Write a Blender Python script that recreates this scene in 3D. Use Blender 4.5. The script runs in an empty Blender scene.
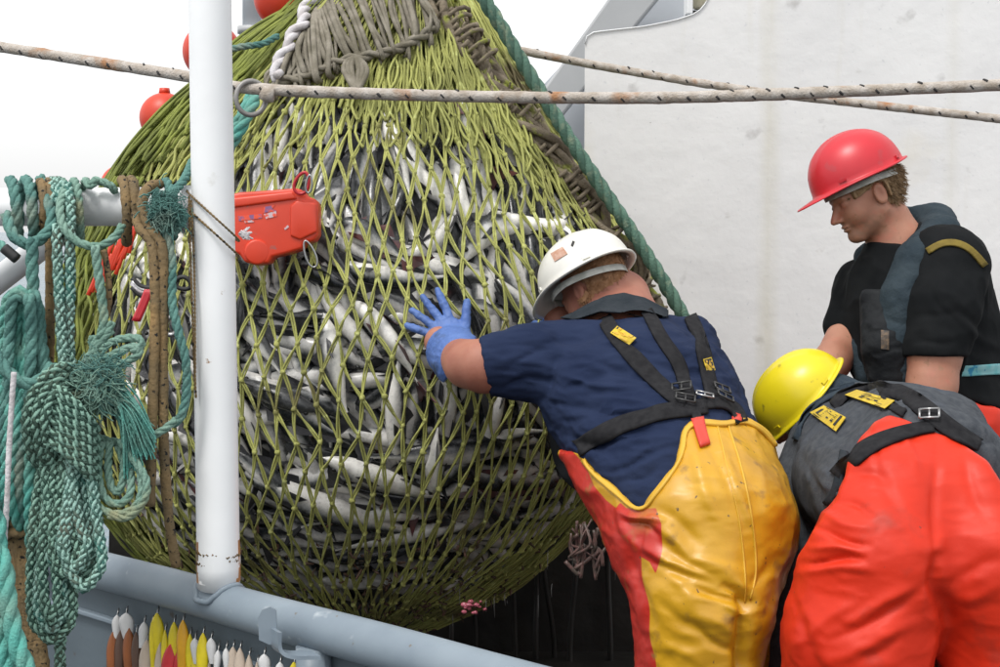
import bpy, math, random
import numpy as np
from mathutils import Vector, Matrix
from mathutils.bvhtree import BVHTree
random.seed(7); rng = np.random.default_rng(7)
S = bpy.context.scene; COL = S.collection
PI = math.pi
# ------------------------------------------------------------------ camera
FL = 1389.0                       # focal length in units of the 1000-wide frame
PITCH = math.radians(4.2)
CAM = np.array([0.0, 0.0, 1.65])
FWD = np.array([0, math.cos(PITCH), -math.sin(PITCH)]); UPV = np.array([0, math.sin(PITCH), math.cos(PITCH)]); RGT = np.array([1.0, 0, 0])
cam_d = bpy.data.cameras.new('camera'); cam = bpy.data.objects.new('camera', cam_d); COL.objects.link(cam)
cam.location = CAM.tolist(); cam.rotation_euler = (PI/2 - PITCH, 0, 0)
cam_d.sensor_width = 36; cam_d.lens = 36*FL/1000; cam_d.clip_start = 0.05; cam_d.clip_end = 20000
S.camera = cam
# ------------------------------------------------------------------ light
W = bpy.data.worlds.new('World'); S.world = W; W.use_nodes = True
nt = W.node_tree; nt.nodes.clear()
sky = nt.nodes.new('ShaderNodeTexSky'); sky.sky_type = 'NISHITA'; sky.sun_disc = False
SUN_EL, SUN_ROT = math.radians(62), math.radians(215)
sky.sun_elevation = SUN_EL; sky.sun_rotation = SUN_ROT; sky.air_density = 1.0; sky.dust_density = 4.0; sky.ozone_density = 1.0
hs = nt.nodes.new('ShaderNodeHueSaturation'); hs.inputs['Saturation'].default_value = 0.15; hs.inputs['Value'].default_value = 0.6
bgn = nt.nodes.new('ShaderNodeBackground'); bgn.inputs[1].default_value = 0.15
add = nt.nodes.new('ShaderNodeMix'); add.data_type = 'RGBA'; add.blend_type = 'ADD'; add.inputs[0].default_value = 1.0
add.inputs[7].default_value = (4.6, 4.6, 4.6, 1)      # even cloud cover over the thin blue
wo = nt.nodes.new('ShaderNodeOutputWorld')
nt.links.new(sky.outputs[0], hs.inputs['Color']); nt.links.new(hs.outputs[0], add.inputs[6]); nt.links.new(add.outputs[2], bgn.inputs[0]); nt.links.new(bgn.outputs[0], wo.inputs[0])
sd = bpy.data.lights.new('sun', 'SUN'); sd.energy = 1.5; sd.angle = math.radians(14); sd.color = (1, 0.97, 0.92)
so = bpy.data.objects.new('sun', sd); COL.objects.link(so)
az = SUN_ROT
sdir = Vector((math.sin(az)*math.cos(SUN_EL), math.cos(az)*math.cos(SUN_EL), math.sin(SUN_EL)))
so.rotation_euler = sdir.to_track_quat('Z', 'Y').to_euler(); so.location = (0, -5, 8)
S.view_settings.view_transform = 'Standard'; S.view_settings.look = 'None'; S.view_settings.gamma = 1
S.view_settings.exposure = 0.2
# ------------------------------------------------------------------ helpers
def P(x, y, d):
    """point seen at (x, y) of the 1000x667 frame, d metres away"""
    return CAM + d*(FWD + (x-500)/FL*RGT + (333.5-y)/FL*UPV)
def px(n, d): return n*d/FL
def proj(V):
    Q = V - CAM; d = Q @ FWD
    return 500 + FL*(Q @ RGT)/d, 333.5 - FL*(Q @ UPV)/d, d
def cdir(r, f, u):
    v = r*RGT + f*FWD + u*UPV; return v/np.linalg.norm(v)
def tag(o, label=None, cat=None, group=None, kind=None):
    if label: o['label'] = label
    if cat: o['category'] = cat
    if group: o['group'] = group
    if kind: o['kind'] = kind
    return o
def empty(name, loc, label, cat, group=None):
    o = bpy.data.objects.new(name, None); COL.objects.link(o); o.location = [float(c) for c in loc]; o.empty_display_size = .05
    return tag(o, label, cat, group)
def rootloc(p):
    return np.zeros(3) if p is None else (np.array(p.location) + (rootloc(p.parent)))
def make(name, V, F, mat, parent=None, smooth=True, attrs=None, origin=None):
    V = np.asarray(V, dtype=np.float64)
    if origin is None and parent is None: origin = V.mean(0)
    base = rootloc(parent)
    loc = np.zeros(3) if parent is not None else np.array(origin)
    me = bpy.data.meshes.new(name)
    if isinstance(F, np.ndarray):
        nv, nf, k = len(V), len(F), F.shape[1]
        me.vertices.add(nv); me.vertices.foreach_set('co', (V - base - loc).astype(np.float32).ravel())
        me.loops.add(nf*k); me.loops.foreach_set('vertex_index', F.astype(np.int32).ravel())
        me.polygons.add(nf); me.polygons.foreach_set('loop_start', np.arange(0, nf*k, k, dtype=np.int32))
        me.polygons.foreach_set('loop_total', np.full(nf, k, dtype=np.int32))
    else:
        me.from_pydata((V - base - loc).tolist(), [], F)
    me.update(calc_edges=True); me.validate()
    me.polygons.foreach_set('use_smooth', [smooth]*len(me.polygons))
    for a, vals in (attrs or {}).items():
        at = me.attributes.new(a, 'FLOAT', 'POINT'); at.data.foreach_set('value', np.asarray(vals, dtype=np.float32))
    for m in (mat if isinstance(mat, list) else [mat]): me.materials.append(m)
    o = bpy.data.objects.new(name, me); COL.objects.link(o)
    if parent is not None: o.parent = parent
    o.location = loc.tolist()
    return o
class MB:
    def __init__(s): s.V = []; s.F = []; s.n = 0; s.A = []
    def add(s, V, F, a=0.0):
        V = np.asarray(V, float); s.V.append(V); s.F.append(np.asarray(F)+s.n); s.n += len(V); s.A.append(np.full(len(V), a)); return s
    def build(s, name, mat, parent=None, attr=None, **k):
        if not s.V: return None
        return make(name, np.vstack(s.V), np.vstack(s.F), mat, parent, attrs={attr: np.concatenate(s.A)} if attr else None, **k)
def tri_ok(F): return F
def frames(Pn, up=None):
    Pn = np.asarray(Pn, float); T = np.gradient(Pn, axis=0); T /= np.linalg.norm(T, axis=1)[:, None] + 1e-12
    N = np.zeros_like(T); u = np.array([0, -1.0, 0.1]) if up is None else np.asarray(up, float)
    n = u - T[0]*(u @ T[0])
    if np.linalg.norm(n) < 1e-3: n = np.array([1.0, 0, 0]) - T[0]*T[0][0]
    n /= np.linalg.norm(n)
    for i in range(len(Pn)):
        n = n - T[i]*(n @ T[i]); n /= np.linalg.norm(n) + 1e-12; N[i] = n
    return T, N, np.cross(T, N)
def tube(Pn, r, sides=8, caps=True):
    Pn = np.asarray(Pn, float); n = len(Pn); r = np.broadcast_to(np.asarray(r, float), (n,))
    T, N, B = frames(Pn); a = np.linspace(0, 2*PI, sides, endpoint=False)
    V = Pn[:, None, :] + r[:, None, None]*(np.cos(a)[None, :, None]*N[:, None, :] + np.sin(a)[None, :, None]*B[:, None, :])
    V = V.reshape(-1, 3); i = np.arange(n-1)[:, None]*sides; j = np.arange(sides)[None, :]; j2 = (j+1) % sides
    F = np.stack([i+j, i+j2, i+sides+j2, i+sides+j], -1).reshape(-1, 4)
    if caps:
        V = np.vstack([V, Pn[0], Pn[-1]]); c0, c1 = n*sides, n*sides+1
        jj = np.arange(0, sides, 2); e = (n-1)*sides
        F = np.vstack([F, np.stack([np.full(len(jj), c0), (jj+2) % sides, jj+1, jj], -1), np.stack([np.full(len(jj), c1), e+jj, e+jj+1, e+(jj+2) % sides], -1)])
    return V, F
def spline(pts, step):
    """Catmull-Rom through the points, resampled evenly"""
    p = np.asarray(pts, float); q = np.vstack([2*p[0]-p[1], p, 2*p[-1]-p[-2]]); out = []
    t = np.linspace(0, 1, 24, endpoint=False)[:, None]
    for i in range(1, len(q)-2):
        a, b, c, d = q[i-1], q[i], q[i+1], q[i+2]
        out.append(.5*((2*b) + (c-a)*t + (2*a-5*b+4*c-d)*t**2 + (3*b-a-3*c+d)*t**3))
    o = np.vstack(out+[p[-1:]]); s = np.r_[0, np.cumsum(np.linalg.norm(np.diff(o, axis=0), axis=1))]
    n = max(3, int(s[-1]/step)+1); u = np.linspace(0, s[-1], n)
    return np.stack([np.interp(u, s, o[:, k]) for k in range(3)], -1)
def pxs(pts, d=None):
    return [P(*p) if len(p) == 3 else P(p[0], p[1], d) for p in pts]
def twisted(mb, path, R, n=3, pitch=None, seg=9, sides=6):
    pitch = pitch or R*6.5
    Q = spline(path, pitch/seg); T, N, B = frames(Q); s = np.arange(len(Q))/seg*2*PI
    for k in range(n):
        a = s + 2*PI*k/n; off = R*.46
        C = Q + off*(np.cos(a)[:, None]*N + np.sin(a)[:, None]*B)
        V, F = tube(C, R*.56, sides); mb.add(V, F, k/n)
def braided(mb, path, R, n=4, pitch=None, seg=12, sides=4):
    pitch = pitch or R*7
    Q = spline(path, pitch/seg); T, N, B = frames(Q); s = np.arange(len(Q))/seg*2*PI
    for sg in (1, -1):
        for k in range(n):
            a = sg*s + 2*PI*k/n; w = .68 + .21*sg*np.cos(n*s + PI*k)
            C = Q + (R*w)[:, None]*(np.cos(a)[:, None]*N + np.sin(a)[:, None]*B)
            V, F = tube(C, R*.40, sides); mb.add(V, F, 1.0 if sg > 0 else .1)
    V, F = tube(Q, R*.62, 6); mb.add(V, F, 0.2)
def sleeve(mb, path, R, step=None, sides=10, rough=.06):
    Q = spline(path, step or R*.8); n = len(Q)
    V, F = tube(Q, R*(1+rough*rng.standard_normal(n)), sides); mb.add(V, F, 0)
def sphere(c, r, nu=12, nv=8):
    r = np.broadcast_to(np.asarray(r, float), (3,)); pts = []
    th = np.linspace(0.02, PI-.02, nv+1); ph = np.linspace(0, 2*PI, nu, endpoint=False)
    V = np.stack([np.sin(th)[:, None]*np.cos(ph)[None], np.sin(th)[:, None]*np.sin(ph)[None], np.broadcast_to(np.cos(th)[:, None], (nv+1, nu))], -1).reshape(-1, 3)
    i = np.arange(nv)[:, None]*nu; j = np.arange(nu)[None]; j2 = (j+1) % nu
    return V*r + np.asarray(c), np.stack([i+j, i+nu+j, i+nu+j2, i+j2], -1).reshape(-1, 4)
def boxmesh(c, hx, hy, hz, ax=None):
    s = np.array([[x, y, z] for x in (-1, 1) for y in (-1, 1) for z in (-1, 1)], float)*[hx, hy, hz]
    if ax is not None: s = s @ np.asarray(ax)
    return s + np.asarray(c), np.array([[0, 1, 3, 2], [4, 6, 7, 5], [0, 4, 5, 1], [2, 3, 7, 6], [0, 2, 6, 4], [1, 5, 7, 3]])
def bevel(o, w=.003, seg=2):
    m = o.modifiers.new('bevel', 'BEVEL'); m.width = w; m.segments = seg; m.limit_method = 'ANGLE'; return o
def extrude(poly, vec):
    """closed outline (N,3) swept by vec"""
    p = np.asarray(poly, float); n = len(p); V = np.vstack([p, p+np.asarray(vec)])
    F = [list(range(n))[::-1], list(range(n, 2*n))] + [[i, (i+1) % n, n+(i+1) % n, n+i] for i in range(n)]
    return V, F
# value noise
_perm = rng.random((64, 64, 64)).astype(np.float32)*2-1
def vnoise(p):
    i = np.floor(p).astype(int); f = p-i; f = f*f*(3-2*f); i &= 63; j = (i+1) & 63
    g = lambda a, b, c: _perm[a, b, c]
    x0, y0, z0 = i.T; x1, y1, z1 = j.T; fx, fy, fz = f.T
    l = lambda a, b, t: a+(b-a)*t
    return l(l(l(g(x0, y0, z0), g(x1, y0, z0), fx), l(g(x0, y1, z0), g(x1, y1, z0), fx), fy), l(l(g(x0, y0, z1), g(x1, y0, z1), fx), l(g(x0, y1, z1), g(x1, y1, z1), fx), fy), fz)
def fbm(p, o=3):
    r = 0; a = 1.0
    for k in range(o): r = r + a*vnoise(p*2**k + 7.3*k); a *= .5
    return r
# ------------------------------------------------------------------ signed distance modelling
def cone(p, a, b, ra, rb):
    a = np.asarray(a); ab = np.asarray(b)-a; L = ab @ ab + 1e-9
    t = np.clip(((p-a) @ ab)/L, 0, 1)
    return np.linalg.norm(p - a - t[:, None]*ab, axis=1) - (ra + (rb-ra)*t)
def ell(p, c, r, ax=None):
    q = p - np.asarray(c)
    if ax is not None: q = q @ np.asarray(ax).T
    r = np.asarray(r, float); k0 = np.linalg.norm(q/r, axis=1); k1 = np.linalg.norm(q/(r*r), axis=1) + 1e-9
    return k0*(k0-1)/k1
def smin(a, b, k):
    h = np.clip(.5+.5*(b-a)/k, 0, 1); return b+(a-b)*h - k*h*(1-h)
def smax(a, b, k): return -smin(-a, -b, k)
def chain(p, js, k=.03):
    """js: (x, y, d, rpx) joints; smooth union of tapered capsules"""
    c = [P(*j[:3]) for j in js]; r = [px(j[3], j[2]) for j in js]; d = None
    for i in range(len(js)-1):
        e = cone(p, c[i], c[i+1], r[i], r[i+1]); d = e if d is None else smin(d, e, k)
    return d
def poly2d(x, y, pts):
    """signed distance to polygon, negative inside, pixels"""
    pts = np.asarray(pts, float); d = np.full(x.shape, 1e9); s = np.ones(x.shape); n = len(pts)
    for i in range(n):
        a = pts[i]; b = pts[i-1]; ex, ey = b-a; wx = x-a[0]; wy = y-a[1]
        t = np.clip((wx*ex+wy*ey)/(ex*ex+ey*ey), 0, 1); d = np.minimum(d, (wx-ex*t)**2+(wy-ey*t)**2)
        c1 = y >= a[1]; c2 = y < b[1]; c3 = ex*wy > ey*wx
        s = np.where((c1 & c2 & c3) | (~c1 & ~c2 & ~c3), -s, s)
    return s*np.sqrt(d)
def pxcut(p, pts):
    x, y, d = proj(p); return poly2d(x, y, pts)*d/FL
def nets(f, lo, hi, h):
    lo = np.asarray(lo, float); n = np.ceil((np.asarray(hi)-lo)/h).astype(int)+1
    bs = 8; nb = (n+bs-1)//bs; n = nb*bs
    ctr = np.stack(np.meshgrid(*[np.arange(k) for k in nb], indexing='ij'), -1).reshape(-1, 3)
    cc = lo + (ctr*bs + (bs-1)/2)*h; dc = f(cc)
    G = np.repeat(np.repeat(np.repeat(dc.reshape(nb).astype(np.float32), bs, 0), bs, 1), bs, 2)
    act = ctr[np.abs(dc) < h*bs*1.35]
    off = np.stack(np.meshgrid(*[np.arange(bs)]*3, indexing='ij'), -1).reshape(-1, 3)
    for q in range(0, len(act), 600):
        idx = (act[q:q+600, None, :]*bs + off[None]).reshape(-1, 3)
        G[idx[:, 0], idx[:, 1], idx[:, 2]] = f(lo + idx*h)
    s = G < 0
    cell = np.zeros(n-1, bool); allc = np.ones(n-1, bool); sl = lambda o, m: slice(o, o+m-1)
    for o in [(a, b, c) for a in (0, 1) for b in (0, 1) for c in (0, 1)]:
        v = s[sl(o[0], n[0]), sl(o[1], n[1]), sl(o[2], n[2])]; cell |= v; allc &= v
    cell &= ~allc; ci = np.argwhere(cell); vid = np.full(n-1, -1, np.int64); vid[cell] = np.arange(len(ci))
    acc = np.zeros((len(ci), 3)); cnt = np.zeros(len(ci))
    co = [(a, b, c) for a in (0, 1) for b in (0, 1) for c in (0, 1)]
    for a in co:
        for k in range(3):
            if a[k]: continue
            b = list(a); b[k] = 1
            va = G[ci[:, 0]+a[0], ci[:, 1]+a[1], ci[:, 2]+a[2]]; vb = G[ci[:, 0]+b[0], ci[:, 1]+b[1], ci[:, 2]+b[2]]
            m = (va < 0) != (vb < 0); t = np.where(m, va/np.where(m, va-vb, 1), 0)
            pt = np.tile(np.array(a, float), (len(ci), 1)); pt[:, k] += t
            acc[m] += pt[m]; cnt[m] += 1
    V = lo + (ci + acc/cnt[:, None])*h; Fs = []
    for k in range(3):
        a0 = [slice(1, m-1) for m in n]; a0[k] = slice(0, n[k]-1); a1 = list(a0); a1[k] = slice(1, n[k])
        s0 = s[tuple(a0)]; s1 = s[tuple(a1)]; e = np.argwhere(s0 != s1)
        fl = s0[tuple(e.T)]; e = e + [0 if q == k else 1 for q in range(3)]
        u, w = [(1, 2), (2, 0), (0, 1)][k]; du = np.eye(3, dtype=int)[u]; dw = np.eye(3, dtype=int)[w]
        g = lambda c: vid[c[:, 0], c[:, 1], c[:, 2]]
        q = np.stack([g(e-du-dw), g(e-dw), g(e), g(e-du)], -1); q[~fl] = q[~fl][:, ::-1]; Fs.append(q)
    F = np.vstack(Fs); F = F[(F >= 0).all(1)]
    return V, F
def vnormals(V, F):
    n = np.cross(V[F[:, 2]]-V[F[:, 0]], V[F[:, 3]]-V[F[:, 1]]); N = np.zeros_like(V)
    for k in range(4): np.add.at(N, F[:, k], n)
    return N/(np.linalg.norm(N, axis=1)[:, None]+1e-12)
def relax(V, F, it=2, lam=.5):
    for _ in range(it):
        A = np.zeros_like(V); c = np.zeros(len(V))
        for k in range(4):
            np.add.at(A, F[:, k], V[F[:, (k+1) % 4]] + V[F[:, (k-1) % 4]]); np.add.at(c, F[:, k], 2)
        V = V*(1-lam) + lam*A/c[:, None]
    return V
def folds(V, F, fl):
    """fl: (x0,y0,x1,y1,width_px,amp_m) creases running between two points as seen from the front"""
    N = vnormals(V, F); x, y, d = proj(V); D = np.zeros(len(V)); f = (N @ FWD) < .25
    for x0, y0, x1, y1, w, a in fl:
        ex, ey = x1-x0, y1-y0; L = math.hypot(ex, ey); t = ((x-x0)*ex+(y-y0)*ey)/L/L
        wob = 2.5*np.sin(t*5+x0); q = ((x-x0)*ey-(y-y0)*ex)/L + wob
        D += a*np.exp(-(q/w)**2)*np.clip(1.25-np.abs(t-.5)*2, 0, 1)**.7*f
    return V + N*D[:, None]
def wrinkle(V, F, amp, freq, aniso=(1, 1, 1), ridged=True, seed=0):
    N = vnormals(V, F); n = fbm(V*freq*np.array(aniso)+seed*11.7, 3)
    if ridged: n = 1-np.abs(n)*2
    return V + N*(amp*n)[:, None]
BVH = {}
def bvh_of(*VF):
    vs = np.vstack([v for v, f in VF]); fs = []; n = 0
    for v, f in VF: fs += (f+n).tolist(); n += len(v)
    return BVHTree.FromPolygons(vs.tolist(), fs)
def ray(bv, x, y):
    q = P(x, y, 1.0)-CAM; q /= np.linalg.norm(q); h = bv.ray_cast(Vector(CAM), Vector(q))
    return (np.array(h[0]), np.array(h[1])) if h[0] is not None else (None, None)
def drape(bv, pts, width, off=.004, thick=.0025, lat=7, step=4.0, smoothn=2, ends=0):
    """strap laid on a surface: centre line in picture units, each station dropped on the surface below it"""
    p = np.array([(q[0], q[1], 0) for q in pts], float); Q = spline(p, step)[:, :2]; T = np.gradient(Q, axis=0); T /= np.linalg.norm(T, axis=1)[:, None]
    Nn = np.stack([-T[:, 1], T[:, 0]], -1); n = len(Q); w = np.interp(np.linspace(0, 1, n), np.linspace(0, 1, len(width)), width) if hasattr(width, '__len__') else np.full(n, width)
    G = np.full((n, lat, 3), np.nan); NN = np.zeros((n, lat, 3))
    for i in range(n):
        for j in range(lat):
            u = (j/(lat-1)-.5)*w[i]; c = Q[i]+Nn[i]*u; h, m = ray(bv, c[0], c[1])
            if h is not None:
                if m @ FWD > 0: m = -m
                G[i, j] = h; NN[i, j] = m
            else: NN[i, j] = -FWD
    dd = (G-CAM) @ FWD; med = np.nanmedian(dd, axis=1)
    if np.isnan(med).any():
        ok = ~np.isnan(med); med = np.interp(np.arange(n), np.arange(n)[ok], med[ok])
    for i in range(n):
        for j in range(lat):
            if np.isnan(dd[i, j]) or abs(dd[i, j]-med[i]) > .06:
                u = (j/(lat-1)-.5)*w[i]; c = Q[i]+Nn[i]*u; G[i, j] = P(c[0], c[1], med[i])
    NN /= np.linalg.norm(NN, axis=2)[..., None]+1e-9
    for _ in range(smoothn):
        G[1:-1] = (G[:-2]+2*G[1:-1]+G[2:])/4; NN[1:-1] = (NN[:-2]+2*NN[1:-1]+NN[2:])/4
    A = G+NN*(off+thick); Bt = G+NN*(off-.004); V = np.vstack([A.reshape(-1, 3), Bt.reshape(-1, 3)]); F = []
    m = n*lat
    for i in range(n-1):
        for j in range(lat-1):
            a = i*lat+j; F.append([a, a+1, a+lat+1, a+lat]); F.append([m+a, m+a+lat, m+a+lat+1, m+a+1])
        a = i*lat; F.append([a, a+lat, m+a+lat, m+a]); a = i*lat+lat-1; F.append([a, m+a, m+a+lat, a+lat])
    for i in (0, n-1):
        for j in range(lat-1):
            a = i*lat+j; F.append([a, m+a, m+a+1, a+1] if i == 0 else [a, a+1, m+a+1, m+a])
    return V, np.array(F)
# ------------------------------------------------------------------ materials
def srgb(r, g, b):
    f = lambda c: ((c/255+.055)/1.055)**2.4 if c > 10 else c/255/12.92
    return (f(r), f(g), f(b), 1)
def lin(c): return (c[0], c[1], c[2], 1)
def mat(name, col, rough=.55, col2=None, nscale=6, sharp=(.35, .65), bump=0, bscale=40, bdist=.004, spec=.5, coat=0, sss=0, attr=None, acol=None, stain=None, sscale=3, sthr=(.62, .7), metal=0, aniso=None, attr_sharp=None, sheen=0, trans=0, rvar=0):
    m = bpy.data.materials.new(name); m.use_nodes = True; t = m.node_tree; b = t.nodes['Principled BSDF']; L = t.links.new
    b.inputs['Roughness'].default_value = rough; b.inputs['Specular IOR Level'].default_value = spec; b.inputs['Metallic'].default_value = metal
    b.inputs['Coat Weight'].default_value = coat; b.inputs['Coat Roughness'].default_value = .25
    if sheen: b.inputs['Sheen Weight'].default_value = sheen
    if sss: b.inputs['Subsurface Weight'].default_value = sss; b.inputs['Subsurface Radius'].default_value = (.012, .005, .003); b.inputs['Subsurface Scale'].default_value = 1
    tc = t.nodes.new('ShaderNodeTexCoord'); src = tc.outputs['Object']
    if aniso:
        mp = t.nodes.new('ShaderNodeMapping'); mp.inputs['Scale'].default_value = aniso; L(src, mp.inputs[0]); src = mp.outputs[0]
    def noise(sc, det=4):
        n = t.nodes.new('ShaderNodeTexNoise'); n.inputs['Scale'].default_value = sc; n.inputs['Detail'].default_value = det; L(src, n.inputs[0]); return n.outputs[0]
    def rng_(o, a, c):
        r = t.nodes.new('ShaderNodeMapRange'); r.inputs[1].default_value = a; r.inputs[2].default_value = c; L(o, r.inputs[0]); return r.outputs[0]
    def mix(fac, A, B):
        x = t.nodes.new('ShaderNodeMix'); x.data_type = 'RGBA'; L(fac, x.inputs[0])
        for s_, i in ((A, 6), (B, 7)):
            if isinstance(s_, tuple): x.inputs[i].default_value = s_
            else: L(s_, x.inputs[i])
        return x.outputs[2]
    cur = col
    if col2: cur = mix(rng_(noise(nscale), *sharp), col, col2)
    if attr:
        at = t.nodes.new('ShaderNodeAttribute'); at.attribute_name = attr; f = at.outputs['Fac']
        if attr_sharp: f = rng_(f, *attr_sharp)
        cur = mix(f, cur, acol)
    if stain:
        for st, ss, th in (stain if isinstance(stain, list) else [(stain, sscale, sthr)]): cur = mix(rng_(noise(ss, 6), *th), cur, st)
    if isinstance(cur, tuple): b.inputs['Base Color'].default_value = cur
    else: L(cur, b.inputs['Base Color'])
    if rvar:
        L(rng_(noise(nscale*1.7), .2, .8), (q := t.nodes.new('ShaderNodeMapRange')).inputs[0]); q.inputs[3].default_value = rough-rvar; q.inputs[4].default_value = rough+rvar; L(q.outputs[0], b.inputs['Roughness'])
    if bump:
        bp = t.nodes.new('ShaderNodeBump'); bp.inputs['Strength'].default_value = bump; bp.inputs['Distance'].default_value = bdist; L(noise(bscale, 5), bp.inputs['Height']); L(bp.outputs[0], b.inputs['Normal'])
    return m
M = {}
M['post'] = mat('white_gloss_paint', lin((.80, .81, .82)), .35, lin((.72, .73, .74)), 3, bump=.25, bscale=30, bdist=.002, stain=[(lin((.30, .17, .08)), 45, (.72, .75)), (lin((.55, .54, .50)), 14, (.66, .74))])
M['greypaint'] = mat('grey_blue_paint', lin((.21, .255, .295)), .5, lin((.155, .195, .235)), 8, bump=.35, bscale=22, bdist=.003, stain=[(lin((.34, .38, .41)), 24, (.64, .72)), (lin((.14, .12, .10)), 60, (.72, .76))], rvar=.1)
M['greyplate'] = mat('grey_plate_paint', lin((.10, .128, .15)), .6, lin((.075, .098, .115)), 5, bump=.3, bscale=25, stain=[(lin((.07, .06, .05)), 40, (.7, .76))])
M['wall'] = mat('white_steel_paint', lin((.775, .77, .765)), .55, lin((.71, .705, .705)), 1.6, bump=.4, bscale=5, bdist=.02, stain=[(lin((.66, .62, .52)), 2.2, (.58, .8)), (lin((.22, .20, .19)), 32, (.735, .755)), (lin((.64, .64, .65)), 50, (.64, .72)), (lin((.50, .48, .45)), 9, (.70, .80)), (lin((.50, .49, .48)), 7, (.66, .76))])
M['gantry'] = mat('gantry_grey_paint', lin((.42, .43, .44)), .5, lin((.36, .37, .38)), 3)
M['gantry_l'] = mat('gantry_pale_paint', lin((.55, .58, .62)), .5, lin((.50, .53, .57)), 3)
M['black'] = mat('wet_black_rubber', lin((.012, .011, .010)), .45, lin((.02, .018, .015)), 6, bump=.5, bscale=12, bdist=.01)
M['deck'] = mat('dark_wet_deck', lin((.05, .05, .05)), .35, lin((.03, .03, .028)), 4, bump=.3)
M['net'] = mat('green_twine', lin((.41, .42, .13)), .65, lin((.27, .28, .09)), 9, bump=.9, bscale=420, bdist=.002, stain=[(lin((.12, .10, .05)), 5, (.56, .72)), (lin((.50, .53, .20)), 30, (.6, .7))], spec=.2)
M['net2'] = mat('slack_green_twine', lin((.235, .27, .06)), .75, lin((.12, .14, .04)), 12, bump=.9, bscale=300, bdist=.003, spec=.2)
M['greyrope'] = mat('grey_worn_twine', lin((.27, .245, .20)), .85, lin((.15, .135, .10)), 20, bump=1, bscale=260, bdist=.003, spec=.2)
M['whiterope'] = mat('white_braid', lin((.62, .60, .62)), .7, lin((.45, .42, .42)), 30, bump=1, bscale=200, bdist=.003, spec=.2)
M['brownrope'] = mat('brown_selvedge', lin((.27, .225, .165)), .85, lin((.13, .105, .075)), 22, bump=1, bscale=200, bdist=.004, stain=[(lin((.26, .28, .06)), 16, (.56, .66))], spec=.2)
M['tealrope'] = mat('teal_laid_rope', lin((.115, .245, .215)), .85, lin((.07, .165, .15)), 26, bump=1, bscale=250, bdist=.003, stain=[(lin((.26, .30, .24)), 9, (.55, .7))], spec=.2)
M['brightteal'] = mat('bright_teal_rope', lin((.10, .36, .31)), .8, lin((.15, .30, .25)), 20, bump=1, bscale=250, bdist=.003, spec=.2)
M['paleteal'] = mat('pale_teal_rope', lin((.215, .34, .28)), .85, lin((.12, .22, .175)), 26, bump=1, bscale=250, bdist=.003, stain=[(lin((.30, .30, .18)), 12, (.56, .68))], spec=.2)
M['braid'] = mat('green_braid', lin((.012, .05, .038)), .8, lin((.05, .07, .05)), 12, attr='w', acol=lin((.22, .37, .30)), bump=.6, bscale=300, spec=.2)
M['braid2'] = mat('blue_green_braid', lin((.03, .13, .11)), .8, lin((.09, .09, .065)), 18, attr='w', acol=lin((.30, .48, .42)), bump=.6, bscale=300, spec=.2)
M['greenrope'] = mat('dark_green_hawser', lin((.12, .215, .165)), .8, lin((.07, .14, .105)), 20, bump=1, bscale=180, bdist=.004, stain=[(lin((.22, .28, .20)), 40, (.55, .7))], spec=.2)
M['fleck'] = mat('dark_fleck', lin((.03, .028, .028)), .8)
M['linerope'] = mat('pale_dirty_braid', lin((.50, .46, .42)), .8, lin((.34, .29, .24)), 40, bump=1, bscale=240, bdist=.003, stain=[(lin((.36, .19, .10)), 14, (.6, .72))], spec=.2)
M['tanrope'] = mat('tan_rope', lin((.23, .155, .075)), .85, lin((.14, .105, .06)), 22, bump=.8, bscale=200, bdist=.003, stain=[(lin((.02, .02, .02)), 150, (.60, .64)), (lin((.36, .22, .09)), 10, (.6, .7))], spec=.2)
M['orange'] = mat('orange_float_plastic', lin((.62, .042, .012)), .42, lin((.54, .036, .010)), 4, bump=.15, bscale=20, stain=[(lin((.40, .05, .03)), 12, (.66, .74))])
M['orangebox'] = mat('orange_casing', lin((.66, .045, .012)), .42, lin((.58, .038, .010)), 8, bump=.3, bscale=30, bdist=.002, stain=[(lin((.35, .10, .08)), 26, (.68, .73))], coat=.2)
M['steel'] = mat('steel', lin((.45, .45, .45)), .3, metal=.9, col2=lin((.3, .3, .3)))
M['iron'] = mat('dull_galvanised_iron', lin((.30, .29, .28)), .5, lin((.2, .19, .18)), 40, metal=.4)
def P_(n): return M[n]
M['fishm'] = mat('dark_fish_mass', lin((.035, .037, .04)), .3, lin((.12, .125, .13)), 14, bump=.6, bscale=12, bdist=.02, stain=[(lin((.10, .02, .02)), 9, (.66, .74))])
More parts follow.
